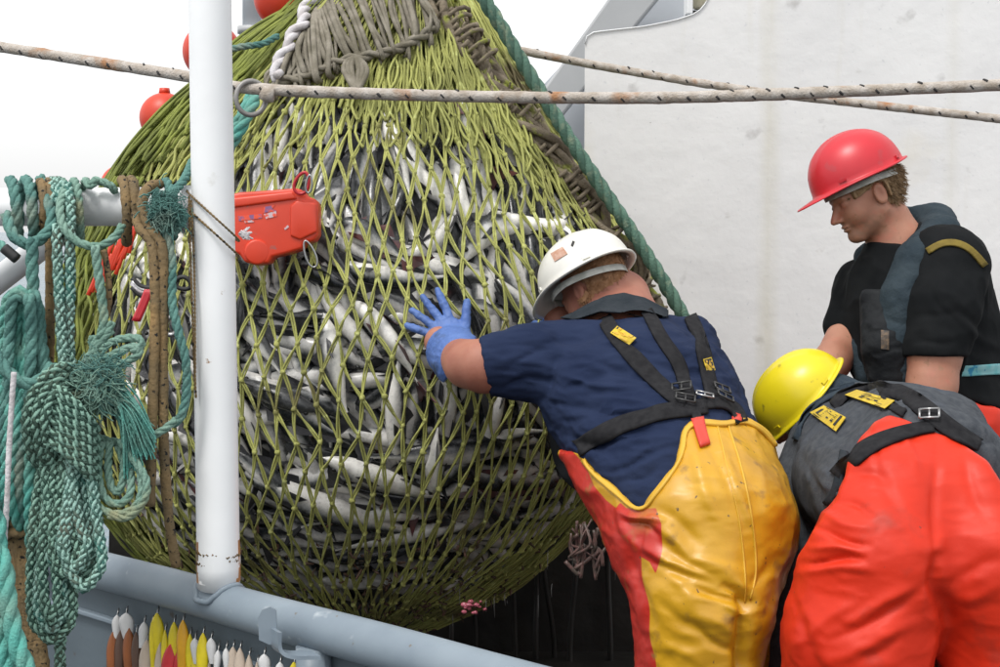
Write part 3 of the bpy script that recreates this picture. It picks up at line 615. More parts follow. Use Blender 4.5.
# ------------------------------------------------------------------ fish
def fish_mesh(th0, y0, ang, L, inset, roll, curv, hgt):
    n = 17; ds = L/(n-1); th, y, a = th0, y0, ang; C = []; ST = []
    for i in range(n):
        st = NS(th, y, -inset); C.append(st); hw = (np.interp(y, yy, Ri)-np.interp(y, yy, Li))/2
        sl = max(.25, abs(math.cos(math.asin(min(.95, abs((np.interp(y+6, yy, Li)-np.interp(y-6, yy, Li)))/14)))))
        y += math.sin(a)*ds*FL/ND*sl; th += math.cos(a)*ds*FL/ND/max(hw, 60)*1.05; a += curv*ds; y = min(max(y, 60), 628)
    C = np.array(C); T = np.gradient(C, axis=0); T /= np.linalg.norm(T, axis=1)[:, None]
    mid = C[n//2]; ax_pt = np.array([P((np.interp(y0, yy, Ri)+np.interp(y0, yy, Li))/2, proj(mid)[1], ND)]) [0]
    rad = mid-ax_pt; rad /= np.linalg.norm(rad)
    D = np.cos(roll)*rad + np.sin(roll)*np.cross(T[n//2], rad); Dn = D - T*(T @ D)[:, None]; Dn /= np.linalg.norm(Dn, axis=1)[:, None]; W_ = np.cross(T, Dn)
    s = np.linspace(0, 1, n)
    hp = np.interp(s, [0, .03, .1, .2, .35, .5, .7, .85, .93, 1], [.05, .24, .56, .85, 1, .96, .62, .27, .17, .20])*hgt/2
    wp_ = hp*np.interp(s, [0, .2, .5, .8, 1], [.85, .78, .66, .5, .25])
    a = np.linspace(0, 2*PI, 12, endpoint=False); ca, sa = np.cos(a), np.sin(a)
    V = C[:, None] + (hp[:, None]*ca[None])[..., None]*Dn[:, None] + (wp_[:, None]*(np.sign(sa)*np.abs(sa)**.85)[None])[..., None]*W_[:, None]
    V = V.reshape(-1, 3); F = gridF(n, 12)[:, ::-1]; V = np.vstack([V, C[0]-T[0]*.006]); e = len(V)-1
    F = np.vstack([F, [[e, (j+2) % 12, j+1, j] for j in range(0, 12, 2)]])
    bel = np.tile((.5-.5*ca), n).reshape(n, 12); bel[3] -= .28; bel[0] -= .2; bel = np.r_[bel.ravel(), .1]
    # fins
    def fin(s0, s1, sgn, hh, back=.02):
        i0, i1 = s0*(n-1), s1*(n-1); q = np.linspace(i0, i1, 4); f = lambda A, t: np.stack([np.interp(t, np.arange(n), A[:, k]) for k in range(3)], -1)
        b_ = f(C, q) + sgn*f(Dn, q)*np.interp(q, np.arange(n), hp)[:, None]*.9; h_ = hh*np.array([.35, 1, .7, .25]); tp = b_ + sgn*f(Dn, q)*h_[:, None] + f(T, q)*back
        w = f(W_, q)*.0014; V = np.vstack([b_+w, tp+w*.3, b_-w, tp-w*.3]); Fq = []
        for i in range(3): Fq += [[i, i+1, 5+i, 4+i], [8+i, 12+i, 13+i, 9+i]]
        Fq += [[0, 4, 12, 8], [3, 11, 15, 7], [4, 5, 13, 12], [5, 6, 14, 13], [6, 7, 15, 14]]
        return V, np.array(Fq)
    pec = []
    for sg in (1, -1):
        i = 4; o_ = W_[i]*sg*wp_[i]*.93 - Dn[i]*hp[i]*.35; b0 = C[i]+o_; dn_ = -Dn[i]*.012; k_ = hgt/.075
        pt = np.array([b0, b0+dn_*.8*k_+T[i]*.012*k_, b0+T[i]*.058*k_+dn_*1.2*k_+W_[i]*sg*.010, b0+T[i]*.040*k_-dn_*.2+W_[i]*sg*.008]); th_ = W_[i]*sg*.0012
        pec.append((np.vstack([pt+th_, pt-th_]), np.array([[0, 1, 2, 3], [7, 6, 5, 4], [0, 4, 5, 1], [1, 5, 6, 2], [2, 6, 7, 3], [3, 7, 4, 0]])))
    t_ = T[-1]; e = C[-1]; dn = Dn[-1]; wv = W_[-1]*.0018; h2 = hgt*.8
    o2 = np.array([e+dn*hp[-1]*1.1-t_*.012, e+dn*h2+t_*.055+wv*4, e+dn*h2*.45+t_*.045, e+t_*.030, e-dn*h2*.45+t_*.045, e-dn*h2+t_*.055-wv*3, e-dn*hp[-1]*1.1-t_*.012])
    V2 = np.vstack([o2+wv, o2-wv]); F2 = [[0, 1, 2, 3], [3, 4, 5, 6], [0, 3, 6, 6]]
    F2 = [[0, 1, 2, 3], [3, 4, 5, 6], [0, 3, 6], [10, 9, 8, 7], [13, 12, 11, 10], [13, 10, 7]] + [[i, 7+i, 7+(i+1) % 7, (i+1) % 7] for i in range(7)]
    ey = []
    for sg in (1, -1):
        i = 1.6; c = C[2]*.6+C[1]*.4; ey.append(sphere(c + sg*W_[1]*wp_[2]*.86 + Dn[1]*hp[2]*.22, hgt*.085, 8, 6))
    return (V, F, bel), (V2, F2), [fin(.28, .42, 1, .030), fin(.48, .66, 1, .024), fin(.70, .84, 1, .016), fin(.52, .72, -1, .018)]+pec, ey
kinds = {'A': 'slender slate backed silver fish packed inside the green net', 'B': 'nearly black backed wet fish packed inside the green net', 'C': 'pale silvery white bellied fish packed inside the green net'}
placed = []
def flow(th, y):
    """main lie of the fish over the bag"""
    if y < 230: return PI/2 + .3*math.sin(th*2)
    if y > 440: return .38 - .5*th
    return 1.15+.3*math.sin(th*3) if math.sin(th*3+y/70) > -.45 else .35
def add_fish(th0, y0, ang, L, inset, roll, curv, hgt, kind, label=None):
    (V, F, bel), (V2, F2), fins, ey = fish_mesh(th0, y0, ang, L, inset, roll, curv, hgt)
    r = empty('fish', V.mean(0), label or kinds[kind], 'fish', {'A': 'slate backed fish in the net', 'B': 'black backed fish in the net', 'C': 'pale fish in the net'}[kind])
    make('body', V, F, M['fish'+kind], r, attrs={'belly': bel}); fm = M['finred'] if rng.random() < .06 else M['fin']
    make('tail_fin', V2, F2, fm, r, smooth=False)
    for V3, F3 in fins[:3]: make('back_fin', V3, F3, fm, r, smooth=False)
    make('belly_fin', *fins[3], fm, r, smooth=False)
    for q in fins[4:]: make('side_fin', *q, fm, r, smooth=False)
    b = MB()
    for e in ey: b.add(*e)
    b.build('eyes', M['eye'], r)
heroes = [((322, 462), (468, 516), 'C', PI-.5, -.3, 'white bellied fish lying aslant across the lower middle of the net, head to the right'),
 ((232, 470), (452, 566), 'A', PI/2+.5, -.5, 'long dark fish with a silver flank below the white bellied fish, sloping down right'),
 ((352, 298), (428, 402), 'C', PI-.3, .8, 'bright white belly-up fish in the middle of the net left of the blue glove'),
 ((322, 312), (352, 436), 'C', PI/2+.4, -.4, 'pale fish with its head up beside the bright white one in mid net'),
 ((466, 262), (572, 244), 'C', -PI/2-.5, 4.5, 'pale grey fish arched over just left of the white helmet'),
 ((436, 500), (428, 420), 'C', PI-.2, 1.5, 'short thick pale fish standing upright below the blue glove'),
 ((330, 222), (408, 268), 'A', -PI/2, 2.5, 'curved grey fish right of the orange casing'),
 ((284, 262), (386, 320), 'B', -.3, 1.5, 'dark backed fish sloping down right just under the orange casing'),
 ((452, 92), (474, 210), 'C', PI-.4, -.3, 'pale upright fish high in the net below the taut rope'),
 ((384, 104), (404, 232), 'C', PI+.5, .3, 'long pale upright fish in the upper middle of the net'),
 ((560, 205), (520, 300), 'C', PI-.4, .3, 'pale fish slanting behind the crown of the white helmet')]
for (x0, y0), (x1, y1), k, roll, cv, lab in heroes:
    q0, q1 = on(x0, y0), on(x1, y1); L = np.linalg.norm(q1-q0)*1.04; placed += [(th_of(x0+(x1-x0)*u, y0+(y1-y0)*u), y0+(y1-y0)*u) for u in (.3, .5, .7)]
    add_fish(th_of(x0, y0), y0, math.atan2(y1-y0, x1-x0)-cv*L/2, L, .032, roll, cv, .078 if L < .4 else .088, k, lab)
nh = len(placed)
for _ in range(60000):
    th0 = rng.uniform(-1.45, 1.5); y0 = rng.uniform(88, 602)
    hw = (np.interp(y0, yy, Ri)-np.interp(y0, yy, Li))/2; x = (np.interp(y0, yy, Ri)+np.interp(y0, yy, Li))/2+hw*math.sin(th0)
    sp = 21.5
    if all((th0-t)**2*hw*hw + (y0-v)**2 > sp*sp for t, v in placed):
        placed.append((th0, y0))
    if len(placed) >= 287+nh-11: break
def zone(th, y):
    l, r = np.interp(y, yy, Li), np.interp(y, yy, Ri); x = (l+r)/2+(r-l)/2*math.sin(th)
    v = 'high in the net' if y < 170 else 'in the upper net' if y < 270 else 'at mid height of the net' if y < 370 else 'in the lower net' if y < 480 else 'at the bottom of the net'
    h = 'left of the white post' if x < 190 else 'just right of the white post' if x < 290 else 'left of centre' if x < 370 else 'near the centre' if x < 450 else 'towards the men' if x < 530 else 'at its right edge'
    return v + ' ' + h
for i, (th0, y0) in enumerate(placed[nh:]):
    a = flow(th0, y0) + rng.normal(0, .3) + (PI if rng.random() < .5 else 0)
    k = rng.choice(['A', 'B', 'C'], p=[.26, .12, .62] if y0 < 240 else ([.38, .22, .40] if y0 < 440 else [.48, .30, .22])); roll = rng.choice([PI+rng.normal(0, .5), PI/2+rng.normal(0, .35), -PI/2+rng.normal(0, .35), rng.normal(0, .5)], p=[.3, .26, .26, .18])
    L = rng.uniform(.36, .54); h_ = rng.uniform(.060, .086); ins = .03+.075*rng.random()
    th1 = th0 - math.cos(a)*L/2*FL/ND/300; y1 = y0 - math.sin(a)*L/2*FL/ND
    add_fish(th1, min(max(y1, 66), 615), a, L, ins, roll, rng.normal(0, 1.6), h_, k, {'A': 'slate backed silver', 'B': 'nearly black wet', 'C': 'pale white bellied'}[k] + ' fish ' + zone(th0, y0))
mb = MB()
for _ in range(480):
    th0 = rng.uniform(-1.6, 1.6); y0 = rng.uniform(80, 610); (V, F, bel), _a, _b, _c = fish_mesh(th0, y0, flow(th0, y0)+rng.normal(0, .5)+PI*(rng.random() < .5), rng.uniform(.32, .46), .075+.05*rng.random(), rng.choice([PI, PI/2, -PI/2])+rng.normal(0, .5), rng.normal(0, 2), .066); mb.add(V, F)
    mb.A[-1] = bel
tag(mb.build('deeper_fish', M['fishA'], nr, attr='belly'), kind='stuff')

# scraps and weed snagged low in the net
mb = MB()
for _ in range(420):
    y0 = min(628, 628-abs(rng.normal(0, 45))); t0 = rng.uniform(-1.3, 1.4); p0 = NS(t0, float(y0), .012); L = rng.uniform(.01, .035); v = rng.normal(0, 1, 3); v /= np.linalg.norm(v)
    V, F = tube(np.array([p0, p0+v*L*.5+rng.normal(0, .004, 3), p0+v*L]), [rng.uniform(.001, .004), rng.uniform(.002, .006), .001], 5); mb.add(V, F)
M['scrap'] = mat('dark_weed_scraps', lin((.05, .04, .025)), .6, lin((.13, .07, .05)), 25, spec=.3)
tag(mb.build('snagged_scraps', M['scrap'], nr), kind='stuff')
# ------------------------------------------------------------------ people
M['skin'] = mat('skin', lin((.42, .20, .13)), .55, lin((.35, .15, .095)), 14, bump=.25, bscale=120, bdist=.002, sss=.12, attr='stub', acol=lin((.20, .11, .07)), stain=[(lin((.44, .15, .10)), 18, (.55, .75)), (lin((.30, .15, .09)), 60, (.62, .7))])
M['skinred'] = mat('ruddy_skin', lin((.38, .165, .11)), .6, lin((.29, .105, .07)), 10, bump=.25, bscale=120, bdist=.002, sss=.12)
M['lips'] = mat('lips', lin((.42, .14, .12)), .45)
M['brow'] = mat('fair_brown_hair', lin((.20, .125, .065)), .6, lin((.32, .22, .13)), 60, spec=.12)
M['ginger'] = mat('cropped_ginger_hair', lin((.25, .125, .06)), .6, lin((.36, .20, .11)), 60, spec=.12)
M['navy'] = mat('navy_cotton', lin((.013, .021, .052)), .9, lin((.019, .029, .066)), 7, bump=.5, bscale=260, bdist=.0015, spec=.12)
M['collarc'] = mat('charcoal_fleece', lin((.022, .028, .034)), .95, lin((.034, .04, .047)), 20, bump=.6, bscale=150, spec=.12)
M['webbing'] = mat('black_webbing', lin((.013, .013, .015)), .8, lin((.022, .022, .024)), 60, bump=.5, bscale=380, bdist=.001, spec=.12)
M['yellow'] = mat('yellow_oilskin', lin((.60, .325, .010)), .45, lin((.52, .27, .010)), 6, bump=.35, bscale=26, bdist=.004, attr='red', acol=lin((.50, .024, .014)), attr_sharp=(-.0008, .0008), coat=.15, stain=[(lin((.42, .22, .02)), 5, (.55, .75)), (lin((.26, .14, .03)), 18, (.62, .74)), (lin((.10, .06, .03)), 60, (.68, .73))], rvar=.08)
M['orangered'] = mat('orange_red_oilskin', lin((.66, .032, .009)), .5, lin((.56, .026, .008)), 5, bump=.3, bscale=22, bdist=.004, coat=.0, spec=.3, stain=[(lin((.42, .03, .014)), 9, (.6, .72)), (lin((.16, .04, .03)), 45, (.735, .76))], rvar=.08)
M['piping'] = mat('yellow_piping', lin((.62, .36, .03)), .5)
M['tabred'] = mat('red_tab', lin((.62, .05, .03)), .5)
M['grey'] = mat('grey_marl_knit', lin((.050, .056, .066)), .95, lin((.075, .082, .092)), 55, bump=.9, bscale=300, bdist=.002, stain=[(lin((.07, .08, .10)), 6, (.55, .72))], spec=.12)
M['hood'] = mat('dark_blue_grey_hood', lin((.028, .040, .056)), .9, lin((.045, .06, .072)), 30, bump=.6, bscale=200, spec=.12)
M['tee'] = mat('black_cotton', lin((.006, .007, .008)), .9, lin((.010, .011, .012)), 10, bump=.4, bscale=260, bdist=.0015, spec=.12)
M['lifevest'] = mat('slate_life_vest', lin((.024, .036, .046)), .8, lin((.034, .048, .058)), 14, bump=.5, bscale=160, spec=.12)
M['lifevest_d'] = mat('black_life_vest', lin((.009, .010, .012)), .7, lin((.02, .022, .024)), 14, bump=.6, bscale=60, spec=.12)
M['olive'] = mat('olive_webbing', lin((.20, .15, .035)), .75, lin((.15, .11, .03)), 30, bump=.4, bscale=200, spec=.12)
M['belt'] = mat('turquoise_belt', lin((.12, .34, .36)), .7, lin((.22, .40, .42)), 40, stain=[(lin((.03, .18, .30)), 24, (.58, .62))], spec=.12)
M['glove'] = mat('blue_rubber_glove', lin((.055, .115, .33)), .6, lin((.085, .16, .40)), 16, bump=.7, bscale=140, bdist=.002, stain=[(lin((.03, .05, .09)), 14, (.56, .68))])
M['h_white'] = mat('white_helmet_shell', lin((.74, .73, .68)), .3, lin((.66, .65, .60)), 8, bump=.1, bscale=40, stain=[(lin((.06, .05, .05)), 26, (.735, .75)), (lin((.45, .36, .25)), 12, (.66, .76))])
M['h_red'] = mat('red_helmet_shell', lin((.56, .018, .030)), .36, lin((.48, .016, .026)), 8, stain=[(lin((.45, .03, .04)), 16, (.66, .7))])
M['h_yellow'] = mat('yellow_helmet_shell', lin((.74, .60, .010)), .32, lin((.64, .52, .01)), 8, stain=[(lin((.30, .24, .02)), 26, (.66, .74))])
M['dark_in'] = mat('helmet_lining', lin((.10, .10, .10)), .7)
M['band'] = mat('grey_headband', lin((.45, .45, .42)), .6, lin((.26, .27, .24)), 30)
M['sticker'] = mat('brown_sticker', lin((.42, .20, .12)), .6, lin((.55, .38, .30)), 60)
M['label_y'] = mat('yellow_label', lin((.62, .44, .02)), .55, lin((.48, .33, .02)), 40)
M['label_d'] = mat('black_print', lin((.015, .015, .015)), .6)
M['brass'] = mat('gold_print', lin((.55, .33, .03)), .5)

def helmet(parent, c, fwd, up, sx, sy, sz, m, sticker=False, peak=.05, tag_='helmet'):
    """hard hat; c = centre of the rim ellipse, fwd towards the peak"""
    f = np.asarray(fwd, float); f /= np.linalg.norm(f); u = np.asarray(up, float); u = u - f*(u @ f); u /= np.linalg.norm(u); l = np.cross(u, f)
    fr = lambda q: c + q[..., 0:1]*f + q[..., 1:2]*l + q[..., 2:3]*u
    na, nr_ = 64, 20; a = np.linspace(0, 2*PI, na, endpoint=False); t = np.linspace(0, PI/2, nr_)
    A, Tt = np.meshgrid(a, t); e = .92
    r = np.sin(Tt)**e; z = sz*np.cos(Tt)**.92
    x = sx*r*np.cos(A); y = sy*r*np.sin(A)
    ridge = .004*np.exp(-(y/.016)**2)*(z > sz*.25) + .0028*(np.exp(-((np.abs(y)-.036)/.009)**2))*(z > sz*.35)
    q = np.stack([x, y, z+ridge], -1)
    ring = []
    for k, (o, dz) in enumerate([(.003, -.004), (.012, -.006), (.0135, -.010), (.009, -.0115), (-.001, -.010)]):
        pk = peak*np.clip(np.cos(a), 0, 1)**3.2*min(1, o/.012+.0) if o > 0.005 else 0*a
        dzp = -.012*np.clip(np.cos(a), 0, 1)**3*min(1, max(o, 0)/.012) + .008*np.clip(-np.cos(a), 0, 1)**2
        ring.append(np.stack([(sx+o)*np.cos(a)+pk, (sy+o)*np.sin(a), dz+dzp], -1))
    inner = q[::-1][1:]*[.965, .965, .965]
    G = np.concatenate([q, np.array(ring), inner], 0); G3 = fr(G)
    n = len(G); V = G3.reshape(-1, 3); F = gridF(n, na)
    o = make(tag_, V, F, m, parent)
    # band and liner inside
    bz = [-.03, -.012]; B = np.array([[np.stack([(sx*.80)*np.cos(a), (sy*.86)*np.sin(a), np.full(na, z)], -1) for z in bz], [np.stack([(sx*.80-.003)*np.cos(a), (sy*.86-.003)*np.sin(a), np.full(na, z)], -1) for z in bz[::-1]]]).reshape(4, na, 3)
    back = B.copy(); back[..., 2] -= .010*np.clip(-np.cos(a), 0, 1)
    back = np.concatenate([back, back[:1]], 0); V = fr(back).reshape(-1, 3); mk = make('headband', V, gridF(5, na), M['band'], o)
    kb_ = MB()
    for an in (.9, 2.3, 4.0, 5.4):
        kb_ = MB(); kb_.add(*boxmesh(c + f*sx*.985*math.cos(an)+l*sy*.985*math.sin(an)+u*.010, .011, .005, .004, [np.cross(u, f*math.cos(an)+l*math.sin(an)), f*math.cos(an)+l*math.sin(an), u])); kb_.build('band_clip', m, o, smooth=False)
    return o, (f, l, u)
def headsdf(p, c, f, u, s=1.0, jaw=1.0):
    l = np.cross(u, f); q = (p-c) @ np.array([f, l, u]).T / s; y = np.abs(q[:, 1]); qs = np.stack([q[:, 0], y, q[:, 2]], -1)
    d = ell(q, (-.018, 0, .035), (.098, .076, .095))
    d = smin(d, ell(q, (.028, 0, -.020), (.066, .060, .075)), .03)
    d = smin(d, cone(qs, np.array([-.012, .050, -.052]), np.array([.058, .014, -.094]), .021, .018), .025)         # jaw line
    d = smin(d, ell(q, (.072, 0, -.090), (.018, .020, .017)), .018)                 # chin
    d = smin(d, ell(qs, (.050, .032, -.028), (.028, .026, .030)), .02)             # cheek
    d = smin(d, ell(q, (.078, 0, .022), (.012, .045, .012)), .015)                  # brow
    d = smax(d, -ell(qs, (.098, .032, .004), (.020, .016, .010)), .012)              # sockets
    d = smin(d, ell(qs, (.074, .032, .003), (.014, .014, .010)), .005)               # lids
    d = smin(d, cone(q, np.array([.086, 0, .008]), np.array([.112, 0, -.030]), .007, .010), .010)   # nose
    d = smin(d, ell(qs, (.098, .010, -.034), (.011, .008, .007)), .006)
    d = smin(d, ell(q, (.086, 0, -.056), (.012, .022, .006)), .006)                 # lips
    d = smin(d, ell(q, (.083, 0, -.066), (.012, .019, .006)), .006)
    d = smax(d, -ell(q, (.100, 0, -.061), (.012, .022, .0018)), .004)
    # ears
    e = ell(qs, (-.012, .079, -.008), (.019, .008, .031)); e = smax(e, -ell(qs, (-.008, .088, -.006), (.010, .007, .019)), .005)
    d = smin(d, e, .008)
    return d*s
def fingers(base, dirs, lens, curls, pal_n, r0, p):
    """separate bent fingers: every finger two bends"""
    d = None
    for b, v, L, c in zip(base, dirs, lens, curls):
        v = v/np.linalg.norm(v); a = np.array(b); 
        for k, (fr_, rr) in enumerate([(.45, 1.0), (.30, .93), (.25, .84)]):
            ang = c*(k+.4); w = v*math.cos(ang) - pal_n*math.sin(ang); nb = a+w*L*fr_; e = cone(p, a, nb, r0*rr, r0*rr*.92); d = e if d is None else smin(d, e, .004); a = nb
    return d
def hairtufts(parent, pts, nrm, dirv, n, L, r, m, spread=.25, name='hair'):
    mb = MB()
    for _ in range(n):
        i = rng.integers(len(pts)); p0 = pts[i]+rng.normal(0, .0015, 3); v = dirv + nrm[i]*.35 + rng.normal(0, spread, 3); v /= np.linalg.norm(v); l_ = L*rng.uniform(.6, 1.2)
        V, F = tube(np.array([p0-v*.002, p0+v*l_*.5+nrm[i]*.002, p0+v*l_]), [r, r*.9, r*.3], 4, caps=False); mb.add(V, F)
    return tag(mb.build(name, m, parent), kind='stuff')
def cloth(name, f, lo, hi, h, m, parent, fl=(), wr=(.0025, 9), rel=2, attrs=None, seed=0, keep=None):
    V, F = nets(f, lo, hi, h); V = relax(V, F, rel)
    if wr: V = wrinkle(V, F, wr[0], wr[1], wr[2] if len(wr) > 2 else (1, 1, 1), seed=seed)
    if len(wr or ()) > 3: V = wrinkle(V, F, wr[3], wr[4], wr[5], seed=seed+3)
    if len(fl): V = folds(V, F, fl)
    o = make(name, V, F, m, parent, attrs=attrs(V) if attrs else None)
    return o, (V, F)
def bbox(js, pad=.03):
    c = np.array([P(*j[:3]) for j in js]); r = np.array([px(j[3], j[2]) for j in js])
    return (c-r[:, None]).min(0)-pad, (c+r[:, None]).max(0)+pad
def buckle(parent, c, ax, w, h, m, name='buckle'):
    mb = MB(); t = .0028
    pts = [c+ax[0]*a+ax[1]*b for a, b in [(-w, -h), (w, -h), (w, h), (-w, h), (-w, -h)]]
    for i in range(4): V, F = tube([pts[i], pts[i+1]], t, 6); mb.add(V, F)
    V, F = tube([c-ax[1]*h, c+ax[1]*h], t*.8, 6); mb.add(V, F); return mb.build(name, m, parent)
def flatlabel(bv, quad, m, parent, name, off=.006, th=.0015):
    q = np.array(quad, float); n = 5; V = []; Nn = []
    for i in range(n):
        for j in range(n):
            a, b = i/(n-1), j/(n-1); c = (q[0]*(1-a)+q[1]*a)*(1-b) + (q[3]*(1-a)+q[2]*a)*b; h, m_ = ray(bv, *c)
            if h is None: h = V[-1]; m_ = Nn[-1]
            if m_ @ FWD > 0: m_ = -m_
            V.append(h); Nn.append(m_)
    V = np.array(V); Nm = np.mean(Nn, 0); Nm /= np.linalg.norm(Nm); A = V+Nm*(off+th); B = V+Nm*off; F = []
    for i in range(n-1):
        for j in range(n-1): a = i*n+j; F.append([a, a+1, a+n+1, a+n])
    F = np.array(F); m2 = len(V); F2 = F[:, ::-1]+m2; E = [[i, i+1, m2+i+1, m2+i] for i in range(n-1)]+[[i*n, m2+i*n, m2+(i+1)*n, (i+1)*n] for i in range(n-1)]+[[(n-1)*n+i, m2+(n-1)*n+i, m2+(n-1)*n+i+1, (n-1)*n+i+1] for i in range(n-1)]+[[i*n+n-1, (i+1)*n+n-1, m2+(i+1)*n+n-1, m2+i*n+n-1] for i in range(n-1)]
    return make(name, np.vstack([A, B]), np.vstack([F, F2, np.array(E)]), m, parent, smooth=False)
def on_label(bv, quad, shapes, m, parent, name='print', off=.0082):
    """flat print: polygons in the label's own 0..1 square"""
    q = np.array(quad, float); V = []; F = []
    for s in shapes:
        k = len(V); nn = []
        for a, b in s:
            c = (q[0]*(1-a)+q[1]*a)*(1-b) + (q[3]*(1-a)+q[2]*a)*b; h, mm_ = ray(bv, *c)
            if h is None: continue
            if mm_ @ FWD > 0: mm_ = -mm_
            V.append(h); nn.append(mm_)
        Nm = np.mean(nn, 0); Nm /= np.linalg.norm(Nm)
        for i in range(k, len(V)): V[i] = V[i]+Nm*off
        F.append(list(range(k, len(V))))
    return make(name, np.array(V), F, m, parent, smooth=False)
def R_(a0, b0, a1, b1): return [(a0, b0), (a1, b0), (a1, b1), (a0, b1)]
LET = {'E': [R_(0, 0, .28, 1), R_(0, 0, 1, .2), R_(0, .4, .9, .6), R_(0, .8, 1, 1)], 'L': [R_(0, 0, .28, 1), R_(0, .8, 1, 1)], 'K': [R_(0, 0, .28, 1), [(.28, .45), (.75, 0), (1, 0), (.45, .6)], [(.35, .5), (.55, .42), (1, 1), (.72, 1)]], 'A': [[(0, 1), (.38, 0), (.62, 0), (.28, 1)], [(.45, 0), (.62, 0), (1, 1), (.72, 1)], R_(.25, .6, .75, .76)],
       'H': [R_(0, 0, .28, 1), R_(.72, 0, 1, 1), R_(.2, .4, .8, .6)], 'I': [R_(.35, 0, .65, 1)]}
def word(w, a0, b0, a1, b1):
    out = []; n = len(w); dw = (a1-a0)/n
    for i, ch in enumerate(w):
        for s in LET[ch]: out.append([(a0+dw*(i+.08+.8*x), b0+(b1-b0)*y) for x, y in s])
    return out

# ================= man in the white helmet, leaning on the net
pa = empty('person', P(690, 900, 3.25)*[1, 1, 0], 'man in white helmet, navy t-shirt and yellow trousers pressing a blue glove against the net', 'person')
TORSO = lambda p, g: smin(smin(smin(chain(p, [(622, 345, 3.70, 52+g), (640, 400, 3.50, 76+g), (668, 470, 3.30, 74+g), (694, 530, 3.18, 80+g)], .05),
        chain(p, [(585, 345, 3.64, 34+g), (600, 400, 3.46, 52+g), (640, 470, 3.28, 54+g)], .05), .06),
        chain(p, [(684, 352, 3.70, 36+g), (690, 400, 3.56, 48+g), (706, 460, 3.40, 56+g), (740, 520, 3.24, 52+g)], .05), .06), chain(p, [(620, 300, 3.76, 40+g), (626, 340, 3.66, 50+g)], .03), .05)
ARM_L = [(584, 350, 3.60, 32), (530, 362, 3.50, 30), (484, 366, 3.46, 26), (468, 364, 3.50, 23), (450, 352, 3.66, 18)]
hA_c = P(594, 292, 3.74); hA_f = cdir(-.62, .62, -.62); hA_u = cdir(-.42, .34, .80); hA_u = hA_u-hA_f*(hA_u @ hA_f); hA_u /= np.linalg.norm(hA_u)
def bodyA(p):
    d = headsdf(p, hA_c, hA_f, hA_u, .98)
    d = smin(d, chain(p, [(600, 306, 3.74, 24), (622, 345, 3.68, 32)], .02), .018)
    d = smin(d, TORSO(p, -9), .03)
    d = smin(d, chain(p, [(j[0], j[1], j[2], j[3]-(5 if j[0] > 500 else 0)) for j in ARM_L] + [(440, 342, 3.70, 16)], .02), .02)
    d = smin(d, chain(p, [(690, 360, 3.7, 28), (650, 330, 3.95, 22), (560, 320, 3.86, 16)], .02), .02)
    d = smin(d, chain(p, [(700, 560, 3.12, 56), (702, 640, 3.1, 38), (698, 720, 3.12, 36), (698, 900, 3.15, 32)], .03), .04)
    return smin(d, chain(p, [(728, 560, 3.25, 42), (716, 660, 3.30, 34), (714, 900, 3.3, 30)], .03), .04)
lo, hi = bbox([(420, 200, 3.4, 10), (800, 900, 3.0, 10), (560, 220, 4.05, 10), (420, 900, 3.5, 10)], .05)
V, F = nets(bodyA, lo, hi, .005); V = relax(V, F, 1); make('body', V, F, M['skinred'], pa)
# t-shirt
def teeA(p):
    d = TORSO(p, 0); d = smin(d, chain(p, [(j[0], j[1], j[2], j[3]+w) for j, w in zip(ARM_L[:3], (6, 7, 3))], .02), .05)
    d = smin(d, chain(p, [(682, 356, 3.7, 34), (655, 340, 3.92, 30)], .02), .04)
    x, y, z = proj(p); px_m = z/FL
    cut = ((486-x)*.97 + (y-372)*.16)*px_m          # sleeve end
    d = smax(d, cut, .004); d = smax(d, (318-y - (x-620)*.03)*px_m, .012)      # neck
    return smax(d, (y-600)*px_m, .01)
foldsA = [(560, 385, 625, 372, 4, -.005), (548, 400, 640, 420, 5, -.006), (575, 420, 660, 405, 4, -.005), (560, 360, 540, 400, 4, -.005), (600, 345, 660, 352, 3.5, -.004), (590, 360, 680, 385, 4, -.005), (585, 445, 660, 430, 4, -.006), (610, 470, 665, 450, 4, -.005), (620, 485, 655, 470, 3, -.004), (510, 360, 545, 352, 3, -.004), (505, 385, 550, 378, 3, -.004), (670, 345, 705, 380, 4, -.004), (650, 385, 700, 398, 4, -.005), (545, 345, 600, 332, 4, -.004), (640, 360, 720, 375, 3, -.0035), (560, 430, 610, 455, 4, -.005), (600, 398, 690, 415, 3, .005), (565, 378, 650, 392, 3, .004)]
lo, hi = bbox([(480, 290, 3.5, 30), (760, 600, 3.0, 30), (640, 300, 4.0, 30)], .03)
otee, VFtee = cloth('tshirt', teeA, lo, hi, .0055, M['navy'], pa, [(*q[:5], q[5]*1.9) for q in foldsA], (.005, 8, (.7, 1, 2.4), .0025, 18, (.6, 1, 2)), seed=1)
mb = MB(); cc, rr_ = P(486, 371.5, 3.45), px(33, 3.45)
# collar: charcoal vest collar round the neck
def colA(p):
    d = smin(TORSO(p, 3.5), chain(p, [(602, 312, 3.74, 31), (622, 335, 3.69, 46)], .02), .03); cut = pxcut(p, [(560, 318), (574, 312), (590, 303), (606, 296), (624, 293), (645, 298), (668, 310), (668, 317), (650, 318), (625, 313), (600, 312), (575, 320)])
    return smax(d, cut, .003)
lo, hi = bbox([(560, 285, 3.55, 10), (672, 330, 3.95, 10), (560, 325, 3.95, 10)], .02)
cloth('collar', colA, lo, hi, .003, M['collarc'], pa, (), (.0015, 30), seed=2)
